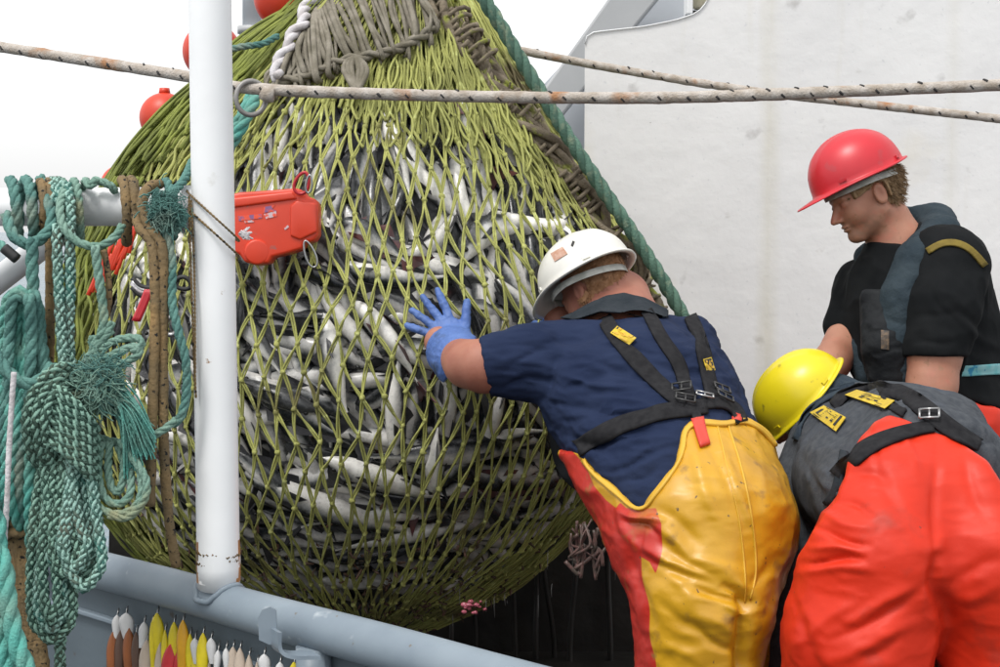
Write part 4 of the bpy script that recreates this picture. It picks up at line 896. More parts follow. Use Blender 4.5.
# overalls
HIPS = lambda p, g: smin(smin(chain(p, [(672, 470, 3.30, 78+g), (700, 530, 3.14, 85+g), (703, 600, 3.06, 66+g), (698, 660, 3.05, 55+g), (694, 760, 3.08, 58+g), (696, 920, 3.12, 52+g)], .05), chain(p, [(708, 462, 3.36, 62+g), (728, 525, 3.20, 59+g), (728, 570, 3.20, 53+g)], .05), .05),
                         chain(p, [(730, 560, 3.24, 50+g), (716, 660, 3.30, 46+g), (712, 760, 3.32, 44+g), (712, 920, 3.32, 40+g)], .04), .022)
polyA = [(578, 452), (588, 462), (600, 478), (618, 493), (640, 509), (654, 494), (668, 476), (680, 458), (683, 444), (684, 432), (690, 424), (702, 421), (722, 423), (745, 419), (762, 428), (778, 445), (830, 470), (830, 1000), (560, 1000), (560, 452)]
def ovA(p):
    d = smin(HIPS(p, 0), TORSO(p, 5), .03)
    d = smin(d, chain(p, [(598, 480, 3.36, 17), (634, 540, 3.22, 16), (660, 600, 3.12, 17), (668, 680, 3.06, 18)], .03), .03)
    return smax(d, pxcut(p, polyA), .003)
redpoly = [(560, 440), (584, 462), (604, 490), (626, 508), (640, 509), (656, 508), (663, 524), (661, 548), (657, 574), (649, 562), (640, 557), (646, 590), (650, 625), (655, 667), (657, 800), (540, 800)]
inner_y = [(586, 466), (596, 476), (612, 492), (622, 500), (616, 508), (606, 500), (594, 486)]
def redattr(V):
    x, y, d = proj(V); r = poly2d(x+1.5*np.sin(y/9), y, redpoly)*d/FL; yl = poly2d(x, y, inner_y)*d/FL
    return {'red': -np.maximum(r, -yl)}
foldsO = [(640, 548, 715, 580, 5, .010), (648, 556, 722, 592, 5, -.010), (660, 540, 745, 600, 5, -.008), (690, 588, 750, 604, 5, -.014), (700, 596, 748, 615, 4, .008), (650, 505, 700, 540, 7, -.008), (655, 520, 690, 560, 6, .008), (700, 430, 745, 520, 5, -.006), (690, 440, 720, 530, 6, .005), (715, 430, 760, 540, 5, .005),
          (748, 600, 738, 700, 7, -.026), (725, 585, 750, 606, 5, -.014), (752, 590, 770, 560, 5, -.006), (700, 615, 745, 640, 6, .007), (690, 625, 735, 655, 5, -.008), (660, 600, 700, 640, 6, -.006), (655, 640, 700, 662, 6, .006), (628, 540, 650, 620, 5, -.008), (615, 500, 640, 560, 5, .008), (620, 590, 632, 650, 4, -.006), (640, 520, 640, 570, 6, -.010), (622, 512, 660, 522, 3, .012), (624, 520, 658, 532, 3, -.010), (730, 450, 775, 520, 5, -.004), (660, 560, 690, 600, 6, .006), (760, 470, 785, 560, 6, .004), (675, 560, 745, 570, 5, .006)]
lo, hi = bbox([(560, 410, 3.3, 10), (815, 920, 2.8, 10), (760, 420, 3.75, 10)], .03); lo[2] = max(lo[2], .12)
oova, VFova = cloth('bib_trousers', ovA, lo, hi, .005, M['yellow'], pa, foldsO, (.006, 5, (1, 1, 1.4), .0016, 15, (.5, 1, 1.6)), attrs=redattr, seed=3)
bvA = bvh_of(VFtee, VFova)
edge = [(584, 460), (592, 470), (600, 479), (618, 494), (640, 510), (654, 496), (668, 478), (680, 459), (684, 445), (685, 433), (691, 426), (702, 423), (722, 425), (745, 422), (762, 431), (776, 446)]
V, F = drape(bvA, edge, 4.5, off=.003, thick=.003, lat=4); make('hem_piping', V, F, M['piping'], pa)
for q, w in [([(728, 425), (742, 470), (752, 520), (756, 570), (750, 600)], 1.6), ([(717, 425), (728, 470), (739, 520), (745, 575), (745, 603)], 1.3)]:
    V, F = drape(bvA, q, w, off=.0012, thick=.0014, lat=3); make('seam', V, F, M['piping'], pa)
for q, w in [([(600, 314), (622, 345), (650, 376), (672, 396), (686, 404)], 15), ([(646, 310), (660, 338), (676, 362), (684, 385), (690, 402)], 12), ([(690, 318), (700, 345), (706, 372), (712, 400)], 13), ([(578, 449), (600, 436), (630, 423), (660, 414), (690, 410), (706, 408)], [17, 16, 15, 14]), ([(700, 405), (722, 404), (736, 412), (741, 424)], 11)]:
    V, F = drape(bvA, q, w, off=.006); make('brace_strap', V, F, M['webbing'], pa)
for q in ([(700, 428), (694, 413)], [(738, 424), (734, 412)]):
    V, F = drape(bvA, [q[0], ((q[0][0]+q[1][0])/2, (q[0][1]+q[1][1])/2), q[1]], 8, off=.007); make('strap_end', V, F, M['webbing'], pa)
V, F = drape(bvA, [(697, 421), (700, 432), (705, 447)], 11, off=.006, thick=.004); make('red_tab', V, F, M['tabred'], pa)
V, F = drape(bvA, [(733, 419), (740, 421)], 6, off=.006, thick=.004, step=2); make('red_tab', V, F, M['tabred'], pa)
def bk(bv, x, y, w, h, m, parent, ang=0, off=.013):
    c, n = ray(bv, x, y); n = -n if n @ FWD > 0 else n; a = cdir(math.cos(ang), .0, -math.sin(ang)); a = a-n*(a @ n); a /= np.linalg.norm(a); b = np.cross(n, a); return buckle(parent, c+n*off, (a, b), w, h, m)
M['blackmetal'] = mat('black_plastic', lin((.03, .03, .03)), .35)
bk(bvA, 703, 400, .020, .009, M['steel'], pa, .15, .016)
for x, y, an in [(683, 390, .1), (719, 392, -.2), (684, 402, .2), (722, 400, .0)]: bk(bvA, x, y, .022, .011, M['blackmetal'], pa, an, .015)
for qd in ([(611, 336), (618, 329), (637, 341), (630, 348)], [(700, 361), (708, 359), (712, 372), (704, 374)]):
    lb = flatlabel(bvA, qd, M['label_y'], pa, 'brace_label', .0095); on_label(bvA, qd, [R_(.08, .08, .92, .92)], M['label_d'], lb, 'print', .0118)
    on_label(bvA, qd, [R_(.14, .16, .34, .34), R_(.14, .42, .30, .8), [(.36, .5), (.62, .15), (.60, .42), (.86, .5), (.6, .6), (.62, .85), (.48, .62)], R_(.66, .66, .88, .84), R_(.7, .18, .88, .3)], M['brass'], lb, 'emblem', .0125)
# head gear
ho, ax_ = helmet(pa, P(586, 277, 3.735), hA_f*.9+hA_u*.12, hA_u*.95-hA_f*.15, .138, .122, .118, M['h_white'])
HB = [v.co for v in ho.data.vertices]
bvh = BVHTree.FromPolygons([tuple(np.array(v.co)+rootloc(pa)) for v in ho.data.vertices], [tuple(p.vertices) for p in ho.data.polygons])
try:
    qd = [(551, 254), (563, 247), (568, 254), (555, 262)]; flatlabel(bvh, qd, M['sticker'], ho, 'sticker', .001)
    qd = [(571, 246), (573, 241), (575, 242), (573, 247)]; flatlabel(bvh, qd, M['label_d'], ho, 'scratch', .001)
except Exception as e: print('sticker', e)
def hairA(p):
    d = headsdf(p, hA_c, hA_f, hA_u, .98); q = (p-hA_c) @ np.array([hA_f, np.cross(hA_u, hA_f), hA_u]).T
    n = .0022*vnoise(p*260)
    d = np.minimum(d, chain(p, [(600, 306, 3.74, 27), (612, 325, 3.70, 32)], .02)) - .004 + n
    d = smax(d, q[:, 0]-.004+.02*np.clip(q[:, 2], -1, 0)-.0*q[:, 1], .004); d = smax(d, -.062-q[:, 2]+.25*np.clip(-q[:, 0]-.05, 0, 1), .006)
    return smax(d, -(ell(p, hA_c + (-.012*hA_f) + .079*np.cross(hA_u, hA_f), (.026, .026, .026))), .003)
lo, hi = bbox([(594, 280, 3.74, 48)], .03); V, F = nets(hairA, lo, hi, .0026); oh = make('hair', V, F, M['ginger'], pa); Nn = vnormals(V, F)
sel = ((V-CAM) @ FWD < 3.78); hairtufts(oh, V[sel], Nn[sel], cdir(.15, .0, -1), 2600, .010, .0005, M['ginger'], name='hair_strands')
# gloves
def hand(p, wr, palm_c, fdir, side, nrm, s=1.0, spread=.16, curl=.10, thumb=1):
    """wr wrist point, fdir towards the fingertips, side towards the thumb, nrm out of the back of the hand"""
    ax = np.array([fdir, side, nrm]); d = ell(p, palm_c, (.052*s, .044*s, .0165*s), ax)
    d = smin(d, cone(p, wr, palm_c-fdir*.02*s, .029*s, .028*s), .02)
    base = [palm_c+fdir*.036*s+side*o*s for o in (.031, .0105, -.0105, -.030)]; dirs = [fdir+side*t for t in (spread*1.3, spread*.4, -spread*.5, -spread*1.6)]
    d = smin(d, fingers(base, dirs, [.074*s, .084*s, .078*s, .062*s], [curl]*4, nrm, .0102*s, p), .006)
    tb = palm_c-fdir*.02*s+side*.030*s; th = fingers([tb], [fdir*.75+side*.8], [.078*s], [curl*.7], nrm, .0118*s, p)
    return smin(d, th, .010)
gw = P(458, 358, 3.60); gp = P(450, 336, 3.70); gf = cdir(-.62, .22, .62); gs = cdir(.70, .10, .62); gs = gs-gf*(gs @ gf); gs /= np.linalg.norm(gs); gn = np.cross(gf, gs); gn = -gn if gn @ FWD > 0 else gn
def gloveA(p):
    d = hand(p, gw, gp, gf, gs, gn, 1.12, .28, .06); d = smin(d, chain(p, [(452, 352, 3.66, 26), (460, 360, 3.60, 28)], .02), .02)
    x, y, z = proj(p); return smax(d, ((x-462)*.75+(y-358)*.55)*z/FL, .003)
lo, hi = bbox([(440, 335, 3.70, 62)], .04); V, F = nets(gloveA, lo, hi, .0026); V = relax(V, F, 1); V = wrinkle(V, F, .0012, 60, seed=5); og = make('glove', V, F, M['glove'], pa)
g2 = P(562, 330, 3.86); f2 = cdir(-.75, .5, .4); s2 = cdir(.8, .1, .5); s2 = s2-f2*(s2 @ f2); s2 /= np.linalg.norm(s2); n2 = np.cross(f2, s2); n2 = -n2 if n2 @ FWD > 0 else n2
V, F = nets(lambda p: hand(p, P(566, 334, 3.86), g2, f2, s2, n2, 1.0, .1, .35), *bbox([(545, 312, 3.86, 50)], .04), .0035); make('glove', V, F, M['glove'], pa)
# dark vest hanging at his left side
def vestA(p):
    return smax(chain(p, [(565, 405, 3.62, 22), (566, 430, 3.60, 24), (580, 470, 3.55, 20)], .02), pxcut(p, [(545, 395), (560, 412), (575, 440), (590, 466), (600, 500), (575, 490), (556, 470), (548, 430)]), .006)
cloth('dark_vest', vestA, *bbox([(570, 435, 3.6, 60)], .03), .005, M['lifevest_d'], pa, (), (.003, 14), seed=6)

# ================= man in the yellow helmet, bent over
pb = empty('person', P(915, 950, 3.0)*[1, 1, 0], 'man in yellow helmet, grey sweater and orange-red trousers, bent over with his back turned', 'person')
TB = lambda p, g: smin(smin(chain(p, [(925, 470, 3.08, 68+g), (905, 452, 3.30, 62+g), (880, 436, 3.55, 50+g), (850, 420, 3.74, 38+g)], .05), chain(p, [(968, 485, 3.12, 52+g), (936, 440, 3.40, 46+g), (905, 425, 3.62, 40+g)], .05), .05),
                       chain(p, [(870, 500, 3.12, 55+g), (860, 480, 3.30, 60+g), (840, 450, 3.56, 46+g), (830, 430, 3.70, 32+g)], .05), .06)
ARMB = [(830, 448, 3.64, 40), (812, 500, 3.50, 46), (800, 570, 3.40, 46), (786, 650, 3.34, 42), (770, 760, 3.30, 36)]
hB_c = P(800, 408, 3.80); hB_f = cdir(-.62, .42, -.66); hB_u = cdir(-.55, .1, .6); hB_u = hB_u-hB_f*(hB_u @ hB_f); hB_u /= np.linalg.norm(hB_u)
def bodyB(p):
    d = headsdf(p, hB_c, hB_f, hB_u, .98); d = smin(d, chain(p, [(812, 412, 3.80, 25), (845, 428, 3.72, 34)], .02), .025)
    d = smin(d, TB(p, -10), .03); d = smin(d, chain(p, [(j[0], j[1], j[2], j[3]-10) for j in ARMB]+[(766, 840, 3.3, 22), (764, 870, 3.3, 18)], .02), .03)
    d = smin(d, chain(p, [(895, 540, 2.98, 46), (860, 700, 2.96, 40), (850, 950, 3.0, 34)], .03), .04)
    return smin(d, chain(p, [(975, 540, 2.98, 60), (985, 700, 3.0, 46), (985, 950, 3.0, 34)], .03), .04)
lo, hi = bbox([(740, 340, 3.3, 10), (1060, 960, 2.8, 10), (760, 350, 3.98, 10)], .05); lo[2] = max(lo[2], .05)
V, F = nets(bodyB, lo, hi, .0065); V = relax(V, F, 1); make('body', V, F, M['skinred'], pb)
def swB(p):
    d = TB(p, 0); d = smin(d, chain(p, ARMB, .03), .03); d = smin(d, chain(p, [(1000, 515, 3.2, 40), (1035, 565, 3.3, 40), (1050, 680, 3.3, 38)], .03), .04)
    d = smax(d, pxcut(p, [(740, 660), (775, 470), (792, 430), (822, 396), (850, 380), (900, 370), (1150, 360), (1150, 760), (740, 760)]), .01)
    return d
foldsB = [(800, 450, 830, 520, 5, -.006), (810, 470, 845, 500, 4, .006), (790, 540, 820, 600, 6, -.006), (830, 470, 838, 540, 4, -.008), (900, 400, 960, 415, 4, -.003), (940, 400, 985, 440, 5, -.005), (960, 430, 1000, 445, 4, -.005), (970, 410, 1000, 470, 5, .005)]
lo, hi = bbox([(765, 380, 3.2, 20), (1060, 760, 2.95, 10), (800, 380, 3.9, 20)], .05)
oswB, VFswB = cloth('sweater', swB, lo, hi, .006, M['grey'], pb, foldsB, (.005, 8), seed=8)
HB_ = lambda p, g: smin(smin(chain(p, [(890, 455, 3.10, 40+g), (890, 510, 2.96, 62+g), (878, 560, 2.90, 70+g), (858, 640, 2.90, 70+g), (842, 760, 2.92, 64+g), (842, 950, 2.96, 52+g)], .05), chain(p, [(940, 452, 3.14, 34+g), (962, 510, 2.97, 66+g), (985, 560, 2.92, 70+g), (1003, 640, 2.93, 62+g), (1008, 760, 2.95, 56+g), (1008, 950, 2.97, 48+g)], .05), .035),
                        chain(p, [(915, 445, 3.20, 42+g), (925, 500, 2.98, 60+g)], .04), .05)
polyB = [(838, 1000), (770, 1000), (772, 640), (780, 600), (798, 562), (812, 540), (822, 520), (838, 498), (845, 478), (850, 456), (862, 440), (876, 424), (890, 417), (902, 419), (914, 424), (930, 428), (955, 438), (985, 462), (1010, 500), (1100, 520), (1100, 1000)]
def ovB(p): return smax(smin(HB_(p, 0), TB(p, 5), .03), pxcut(p, polyB), .004)
foldsQ = [(935, 440, 938, 575, 5, -.006), (822, 515, 870, 530, 5, .009), (815, 530, 868, 545, 4, -.010), (812, 545, 860, 552, 4, .009), (805, 562, 862, 560, 4, -.011), (800, 570, 870, 568, 5, .007), (850, 620, 915, 590, 7, .008), (835, 640, 925, 590, 6, -.010), (830, 660, 915, 625, 7, .007), (875, 500, 930, 560, 8, .004), (880, 470, 900, 520, 7, -.005), (838, 500, 872, 512, 4, -.008), (850, 470, 890, 480, 5, -.005), (936, 560, 945, 620, 8, -.02), (950, 580, 1000, 560, 7, -.007), (955, 600, 1000, 590, 7, .006), (960, 450, 985, 520, 6, -.004), (790, 600, 830, 690, 7, -.006), (870, 430, 880, 470, 4, -.004), (905, 425, 915, 470, 4, .004), (860, 660, 900, 640, 6, -.006), (800, 640, 860, 600, 6, .005)]
lo, hi = bbox([(770, 410, 3.1, 20), (1085, 950, 2.8, 10), (950, 420, 3.4, 20)], .04); lo[2] = max(lo[2], .12)
oovb, VFovb = cloth('bib_trousers', ovB, lo, hi, .0055, M['orangered'], pb, foldsQ, (.006, 5, (1, 1, 1), .0018, 13, (.5, 1, 1.5)), seed=9)
# inside of the far leg seen between his legs
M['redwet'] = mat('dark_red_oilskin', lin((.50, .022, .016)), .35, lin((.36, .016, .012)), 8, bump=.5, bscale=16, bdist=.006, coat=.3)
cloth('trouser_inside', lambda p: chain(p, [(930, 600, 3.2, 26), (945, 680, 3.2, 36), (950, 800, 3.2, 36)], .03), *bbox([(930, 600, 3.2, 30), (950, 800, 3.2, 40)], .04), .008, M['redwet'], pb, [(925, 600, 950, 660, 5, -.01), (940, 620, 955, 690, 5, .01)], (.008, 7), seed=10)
bvB = bvh_of(VFswB, VFovb)
V, F = drape(bvB, [(838, 1000*0+478), (850, 464), (870, 448), (895, 437), (920, 430), (934, 428)], [16, 15, 13, 11], off=.006); make('brace_strap', V, F, M['webbing'], pb)
V, F = drape(bvB, [(834, 408), (846, 396), (866, 389), (890, 392), (912, 402), (932, 417), (952, 432), (978, 446)], [9, 13, 15, 17, 16, 12], off=.007); make('brace_strap', V, F, M['webbing'], pb)
V, F = drape(bvB, [(880, 399), (891, 406), (905, 415)], 9, off=.006); make('brace_strap', V, F, M['webbing'], pb)
V, F = drape(bvB, [(797, 440), (802, 420), (815, 405), (835, 394), (856, 388)], [5, 8, 8, 7], off=.006); make('collar_trim', V, F, M['hood'], pb)
V, F = drape(bvB, [(846, 452), (842, 470), (838, 490), (828, 505)], 9, off=.004); make('waist_trim', V, F, M['collarc'], pb)
bk(bvB, 930, 418, .020, .012, M['steel'], pb, .25, .017)
for qd, wd in (([(812, 415), (826, 408), (848, 420), (838, 434)], 'ELKA'), ([(846, 398), (858, 393), (896, 404), (886, 412)], 'ELKA')):
    lb = flatlabel(bvB, qd, M['label_y'], pb, 'brace_label', .008)
    on_label(bvB, qd, [R_(.22, .12, .96, .20), R_(.22, .80, .96, .88), R_(.22, .12, .26, .88), R_(.92, .12, .96, .88), R_(.04, .08, .10, .9)], M['label_d'], lb, 'print_border', .0105)
    on_label(bvB, qd, word(wd, .30, .72, .90, .28), M['label_d'], lb, 'lettering', .0105)
# hood bunched behind the neck and the helmet
def hoodB(p):
    d = chain(p, [(806, 400, 3.80, 30), (826, 404, 3.76, 32), (850, 408, 3.72, 30)], .03); return smax(d, pxcut(p, [(786, 398), (800, 380), (820, 370), (846, 376), (868, 386), (845, 400), (818, 416), (800, 440), (790, 440), (797, 412)]), .006)
cloth('hood', hoodB, *bbox([(806, 400, 3.8, 40), (850, 408, 3.72, 40)], .03), .004, M['hood'], pb, [(800, 395, 850, 385, 3, -.005), (805, 405, 850, 395, 3, .005)], (.003, 22), seed=11)
ho, ax_ = helmet(pb, P(803, 398, 3.80), cdir(-.60, .30, -.66), cdir(-.55, -.05, .72), .140, .122, .122, M['h_yellow'], peak=.045)
V, F = nets(lambda p: smax(headsdf(p, hB_c, hB_f, hB_u, .98)-.004+.002*vnoise(p*260), ((p-hB_c) @ hB_f)-.0, .004), *bbox([(800, 405, 3.8, 46)], .03), .003); make('hair', V, F, M['ginger'], pb)

# ================= man in the red helmet, standing in profile
pc_ = empty('person', P(930, 800, 4.1)*[1, 1, 0], 'man in red helmet, black t-shirt and slate life vest collar standing in profile, looking down', 'person')
TC = lambda p, g: smin(smin(chain(p, [(900, 250, 4.12, 34+g), (915, 300, 4.12, 58+g), (920, 360, 4.10, 56+g), (935, 430, 4.08, 58+g)], .05), chain(p, [(945, 285, 4.14, 44+g), (950, 340, 4.14, 46+g), (960, 420, 4.1, 48+g)], .05), .06), chain(p, [(890, 290, 4.16, 42+g), (890, 350, 4.16, 44+g)], .04), .05)
ARMC = [(945, 268, 4.00, 36), (940, 310, 3.93, 31), (934, 352, 3.90, 27), (932, 385, 3.88, 24), (915, 440, 3.84, 20)]
hC_c = P(864, 197, 4.10); tl = math.radians(24); hC_f = cdir(-math.cos(tl), -.16, -math.sin(tl)); hC_u = cdir(-math.sin(tl), .0, math.cos(tl)); hC_u = hC_u-hC_f*(hC_u @ hC_f); hC_u /= np.linalg.norm(hC_u)
def bodyC(p):
    d = headsdf(p, hC_c, hC_f, hC_u, 1.05); d = smin(d, chain(p, [(886, 222, 4.12, 25), (902, 258, 4.13, 30)], .02), .028)
    d = smin(d, TC(p, -8), .03); d = smin(d, chain(p, [(j[0], j[1], j[2], j[3]-(6 if j[1] < 340 else 0)) for j in ARMC], .02), .03)
    d = smin(d, chain(p, [(868, 290, 4.28, 30), (852, 330, 4.22, 22), (832, 362, 4.10, 18), (812, 392, 3.98, 15)], .02), .03)
    d = smin(d, chain(p, [(925, 450, 4.05, 48), (915, 620, 4.05, 38), (915, 800, 4.05, 30)], .03), .04)
    return smin(d, chain(p, [(960, 450, 4.12, 48), (965, 620, 4.12, 38), (965, 800, 4.12, 30)], .03), .04)
lo, hi = bbox([(790, 130, 3.8, 10), (1020, 800, 3.9, 10), (1020, 140, 4.35, 10)], .04); lo[2] = max(lo[2], .05)
V, F = nets(bodyC, lo, hi, .0036); V = relax(V, F, 1); qh = (V-hC_c) @ np.array([hC_f, np.cross(hC_u, hC_f), hC_u]).T; stub = np.clip((-.035-qh[:, 2])/.03, 0, 1)*np.clip((qh[:, 0]+.01)/.03, 0, 1)*np.clip((.14+qh[:, 2])/.02, 0, 1)*(.5+.3*vnoise(V*90)); make('body', V, F, M['skin'], pc_, attrs={'stub': stub})
def teeC(p):
    d = TC(p, 0); d = smin(d, chain(p, [(j[0], j[1], j[2], j[3]+7) for j in ARMC[:3]], .02), .035); d = smin(d, chain(p, [(868, 290, 4.28, 34), (850, 328, 4.22, 26)], .02), .03)
    x, y, z = proj(p); arm = chain(p, [(j[0], j[1], j[2], j[3]+9) for j in ARMC[2:]], .02)
    d = smax(d, -smax(arm, -(y-357)*z/FL, .001), .003) if True else d
    d = smax(d, pxcut(p, [(822, 326), (836, 262), (864, 240), (905, 246), (935, 200), (1060, 200), (1060, 404), (1010, 412), (975, 402), (950, 394), (850, 394)]), .006)
    return d
lo, hi = bbox([(835, 210, 3.85, 20), (1010, 410, 3.85, 20), (1000, 220, 4.35, 20)], .04)
foldsC = [(950, 300, 985, 340, 5, -.006), (960, 320, 1000, 350, 5, .006), (915, 320, 955, 310, 4, -.004), (930, 290, 960, 330, 4, -.005), (960, 370, 1000, 372, 4, -.005), (980, 250, 1000, 330, 5, .004), (915, 345, 955, 340, 3, -.004)]
oteC, VFteC = cloth('tshirt', teeC, lo, hi, .0058, M['tee'], pc_, foldsC, (.004, 9), seed=12)
cloth('oilskin_trousers', lambda p: smax(smin(TC(p, 5), smin(chain(p, [(925, 440, 4.05, 60), (915, 620, 4.05, 52), (915, 800, 4.05, 46)], .03), chain(p, [(965, 440, 4.12, 60), (968, 620, 4.12, 52), (968, 800, 4.12, 46)], .03), .03), .03), -(proj(p)[1]-399-np.maximum(proj(p)[0]-951, 0)*.22)*4.1/FL, .005), *bbox([(860, 390, 3.9, 10), (1040, 790, 3.9, 10), (1040, 400, 4.35, 10)], .04), .009, M['orangered'], pc_, (), (.006, 6), seed=13)
# vest collar: a padded loop round the neck and down the chest
def vestC(p):
    c = [(905, 222, 4.26, 16), (935, 224, 4.20, 20), (940, 238, 4.08, 22), (918, 262, 3.98, 22), (902, 300, 3.95, 22), (896, 340, 3.95, 23), (897, 372, 3.96, 22)]; d = chain(p, c, .012)
    d2 = chain(p, [(892, 236, 4.30, 12), (868, 258, 4.27, 13), (862, 300, 4.20, 15), (862, 350, 4.12, 15), (870, 378, 4.08, 14)], .012); return np.minimum(d, d2)
ovc, VFvc = cloth('life_vest_collar', vestC, *bbox([(850, 200, 3.95, 30), (960, 390, 3.95, 30), (960, 210, 4.35, 20)], .03), .0042, M['lifevest'], pc_, [(905, 290, 925, 280, 3, -.004), (885, 320, 918, 322, 3, -.004), (885, 350, 918, 348, 3, -.005), (925, 250, 945, 262, 3, -.004)], (.0025, 20), seed=14)
_, VFvf = cloth('life_vest_front', lambda p: smax(chain(p, [(880, 305, 4.00, 22), (886, 345, 3.97, 30), (888, 372, 3.97, 26)], .02), pxcut(p, [(860, 290), (905, 290), (914, 320), (914, 384), (870, 384), (862, 360)]), .008), *bbox([(885, 335, 4.0, 60)], .03), .0048, M['lifevest_d'], pc_, [(868, 330, 910, 326, 3, -.004), (868, 352, 912, 350, 3, -.004)], (.003, 16), seed=15)
bvC = bvh_of(VFteC, VFvc)
V, F = drape(bvC, [(928, 252), (942, 244), (958, 244), (972, 252), (984, 266)], 6, off=.004); make('shoulder_strap', V, F, M['olive'], pc_)
V, F = drape(bvC, [(953, 371), (970, 371), (985, 370), (1004, 369)], 11, off=.004); make('belt', V, F, M['belt'], pc_)
for q in [R_(0, 0, 1, 1)]:
    qd = [(881, 330), (889, 331), (889, 350), (881, 349)]
    bvf = bvh_of(VFvc); 
    try: flatlabel(bvh_of(VFvc, VFteC, VFvf), qd, mat('faded_patch', lin((.13, .085, .05)), .7, lin((.03, .03, .03)), 90), pc_, 'faded_patch', .003)
    except Exception as e: print('patch', e)
ho, ax_ = helmet(pc_, hC_c + hC_u*.060 - hC_f*.006, hC_f*.97-hC_u*.0, hC_u, 0.144, .122, .138, M['h_red'], peak=.052)
lC = np.cross(hC_u, hC_f)
def hairC(p):
    d = headsdf(p, hC_c, hC_f, hC_u, 1.05); q = (p-hC_c) @ np.array([hC_f, lC, hC_u]).T; ya = np.abs(q[:, 1])
    st = .0035*vnoise(np.stack([q[:, 0]*60, q[:, 1]*60, q[:, 2]*500], -1)[:, [2, 1, 0]]*[.12, 3, 6])
    d = np.minimum(d, chain(p, [(886, 222, 4.12, 25), (895, 240, 4.13, 27)], .02)) - .010 + st
    keep = np.minimum(-(q[:, 0]-.052), 9) ; lowl = np.where(q[:, 0] > .004, .018-.25*(q[:, 0]-.004), np.where(q[:, 0] > -.034, .022, -.052)); 
    d = smax(d, q[:, 0]-.060, .006); d = smax(d, -(q[:, 2]-lowl), .006)
    d = smax(d, -ell(np.stack([q[:, 0], ya, q[:, 2]], -1), (-.010, .088, -.008), (.026, .022, .036)), .004)
    return d
lo, hi = bbox([(875, 200, 4.10, 50)], .02); V, F = nets(hairC, lo, hi, .0028); V = relax(V, F, 1); oh = make('hair', V, F, M['brow'], pc_); Nn = vnormals(V, F)
q = (V-hC_c) @ np.array([hC_f, lC, hC_u]).T; sel = (q[:, 2] < .05) & ((q[:, 0] < -.045) | (q[:, 2] > .036))
hairtufts(oh, V[sel], Nn[sel], -hC_u*.8-hC_f*.45, 1500, .020, .0008, M['brow'], .3, name='hair_strands')
mb = MB()
for _ in range(70):
    a = rng.random(); p0 = hC_c + hC_f*(.070+.022*a) + lC*(.015+.036*(1-a)) + hC_u*(.016+rng.normal(0, .0016)); v = -hC_f*.3+lC*.5-hC_u*.3+rng.normal(0, .2, 3); V, F = tube(np.array([p0+lC*.004, p0+lC*.004+v*.009]), [.0009, .0004], 4); mb.add(V, F)
tag(mb.build('eyebrow', M['brow'], pc_), kind='stuff')
V, F = sphere(hC_c+hC_f*.0775+lC*.032+hC_u*.001, .0105, 12, 8); make('eye', V, F, mat('eyeball', lin((.35, .30, .27)), .2, lin((.05, .04, .03)), 60), pc_)
# ------------------------------------------------------------------ ropes on the rail
def wrappx(x0, x1, turns, r, sag=0, n=14, ph=0.0, yc=207, d0=2.02):
    out = []
    for k in range(int(turns*n)+1):
        a = 2*PI*k/n + ph; t = k/(turns*n); c = math.cos(a)
        out.append((x0+(x1-x0)*t + 2.5*math.sin(a), yc - c*r + sag*(.5-.5*c)**2, d0 - math.sin(a)*r*2.02/FL))
    return out
def rope(name, paths, R, m, label, style='tw', strands=3, group=None, cat='rope', pitch=None):
    mb = MB()
    for p in paths:
        q = pxs(p, 1.93); r = R
        if style == 'tw': twisted(mb, q, r, strands, pitch)
        elif style == 'br': braided(mb, q, r)
        else: sleeve(mb, q, r)
    o = mb.build(name, m, None, attr='w' if style == 'br' else None); return tag(o, label, cat, group)
PX = lambda n, d=1.95: n*d/FL
j = lambda s=2: float(rng.normal(0, s))
# teal laid rope and its hank
w1 = wrappx(10, 42, 2.0, 27, 6) + [(46, 196, 1.99), (52, 214, 1.96), (48, 232, 1.95), (30, 244, 1.94), (14, 236, 1.94), (6, 214, 1.96)]
rope('teal_rope', [w1], PX(6.2), M['tealrope'], 'grey teal rope knotted round the rail at the far left above the thick hank')
tr = empty('rope_hank', P(22, 470, 1.95), 'thick hank of coiled teal laid rope hanging from the rail at the far left edge', 'rope')
mb = MB(); twisted(mb, pxs([(33, 238), (32, 262), (33, 290), (30, 310)], 1.93), PX(6.5), 3); mb.build('tail', M['tealrope'], tr)
for k in range(15):
    u = k/14; xa = 2+u*40; top = 288+14*abs(u-.5)+j(3); bot = 400+40*math.sin(u*3)+j(8); dd = 1.90+.05*rng.random()
    mb = MB(); twisted(mb, pxs([(28+j(2), 300, dd), (xa*.7+8, top+6, dd-.01), (xa+j(1.5), top+45, dd), (xa+j(2), (top+bot)/2+10, dd-.008), (xa*.85+4+j(2), bot, dd), (xa*.6+12, bot+14, dd+.01)]), PX(6.2), 3); mb.build('coil', M['tealrope'] if k % 3 else M['brightteal'], tr)
mb = MB(); twisted(mb, pxs([(-6, 352, 1.87), (8, 372, 1.86), (26, 384, 1.86), (44, 378, 1.87), (52, 366, 1.9)]), PX(6.5), 3); mb.build('lashing', M['tealrope'], tr)
for k in range(7):
    x = -4+k*5.5; mb = MB(); twisted(mb, pxs([(x+6, 380, 1.92), (x+j(1), 430, 1.90), (x-2+j(2), 480+j(10), 1.91), (x+2, 530+j(15), 1.94)]), PX(6.5), 3); mb.build('coil', M['tealrope'] if k % 2 else M['brightteal'], tr)
rope('thin_pale_line', [[(14, 372, 1.84), (12, 400, 1.84), (9, 450, 1.84), (7, 500, 1.84), (4, 560, 1.85), (8, 600, 1.86)]], PX(2.6), M['whiterope'], 'thin pale grey cord hanging straight down over the teal hank', 'sl')
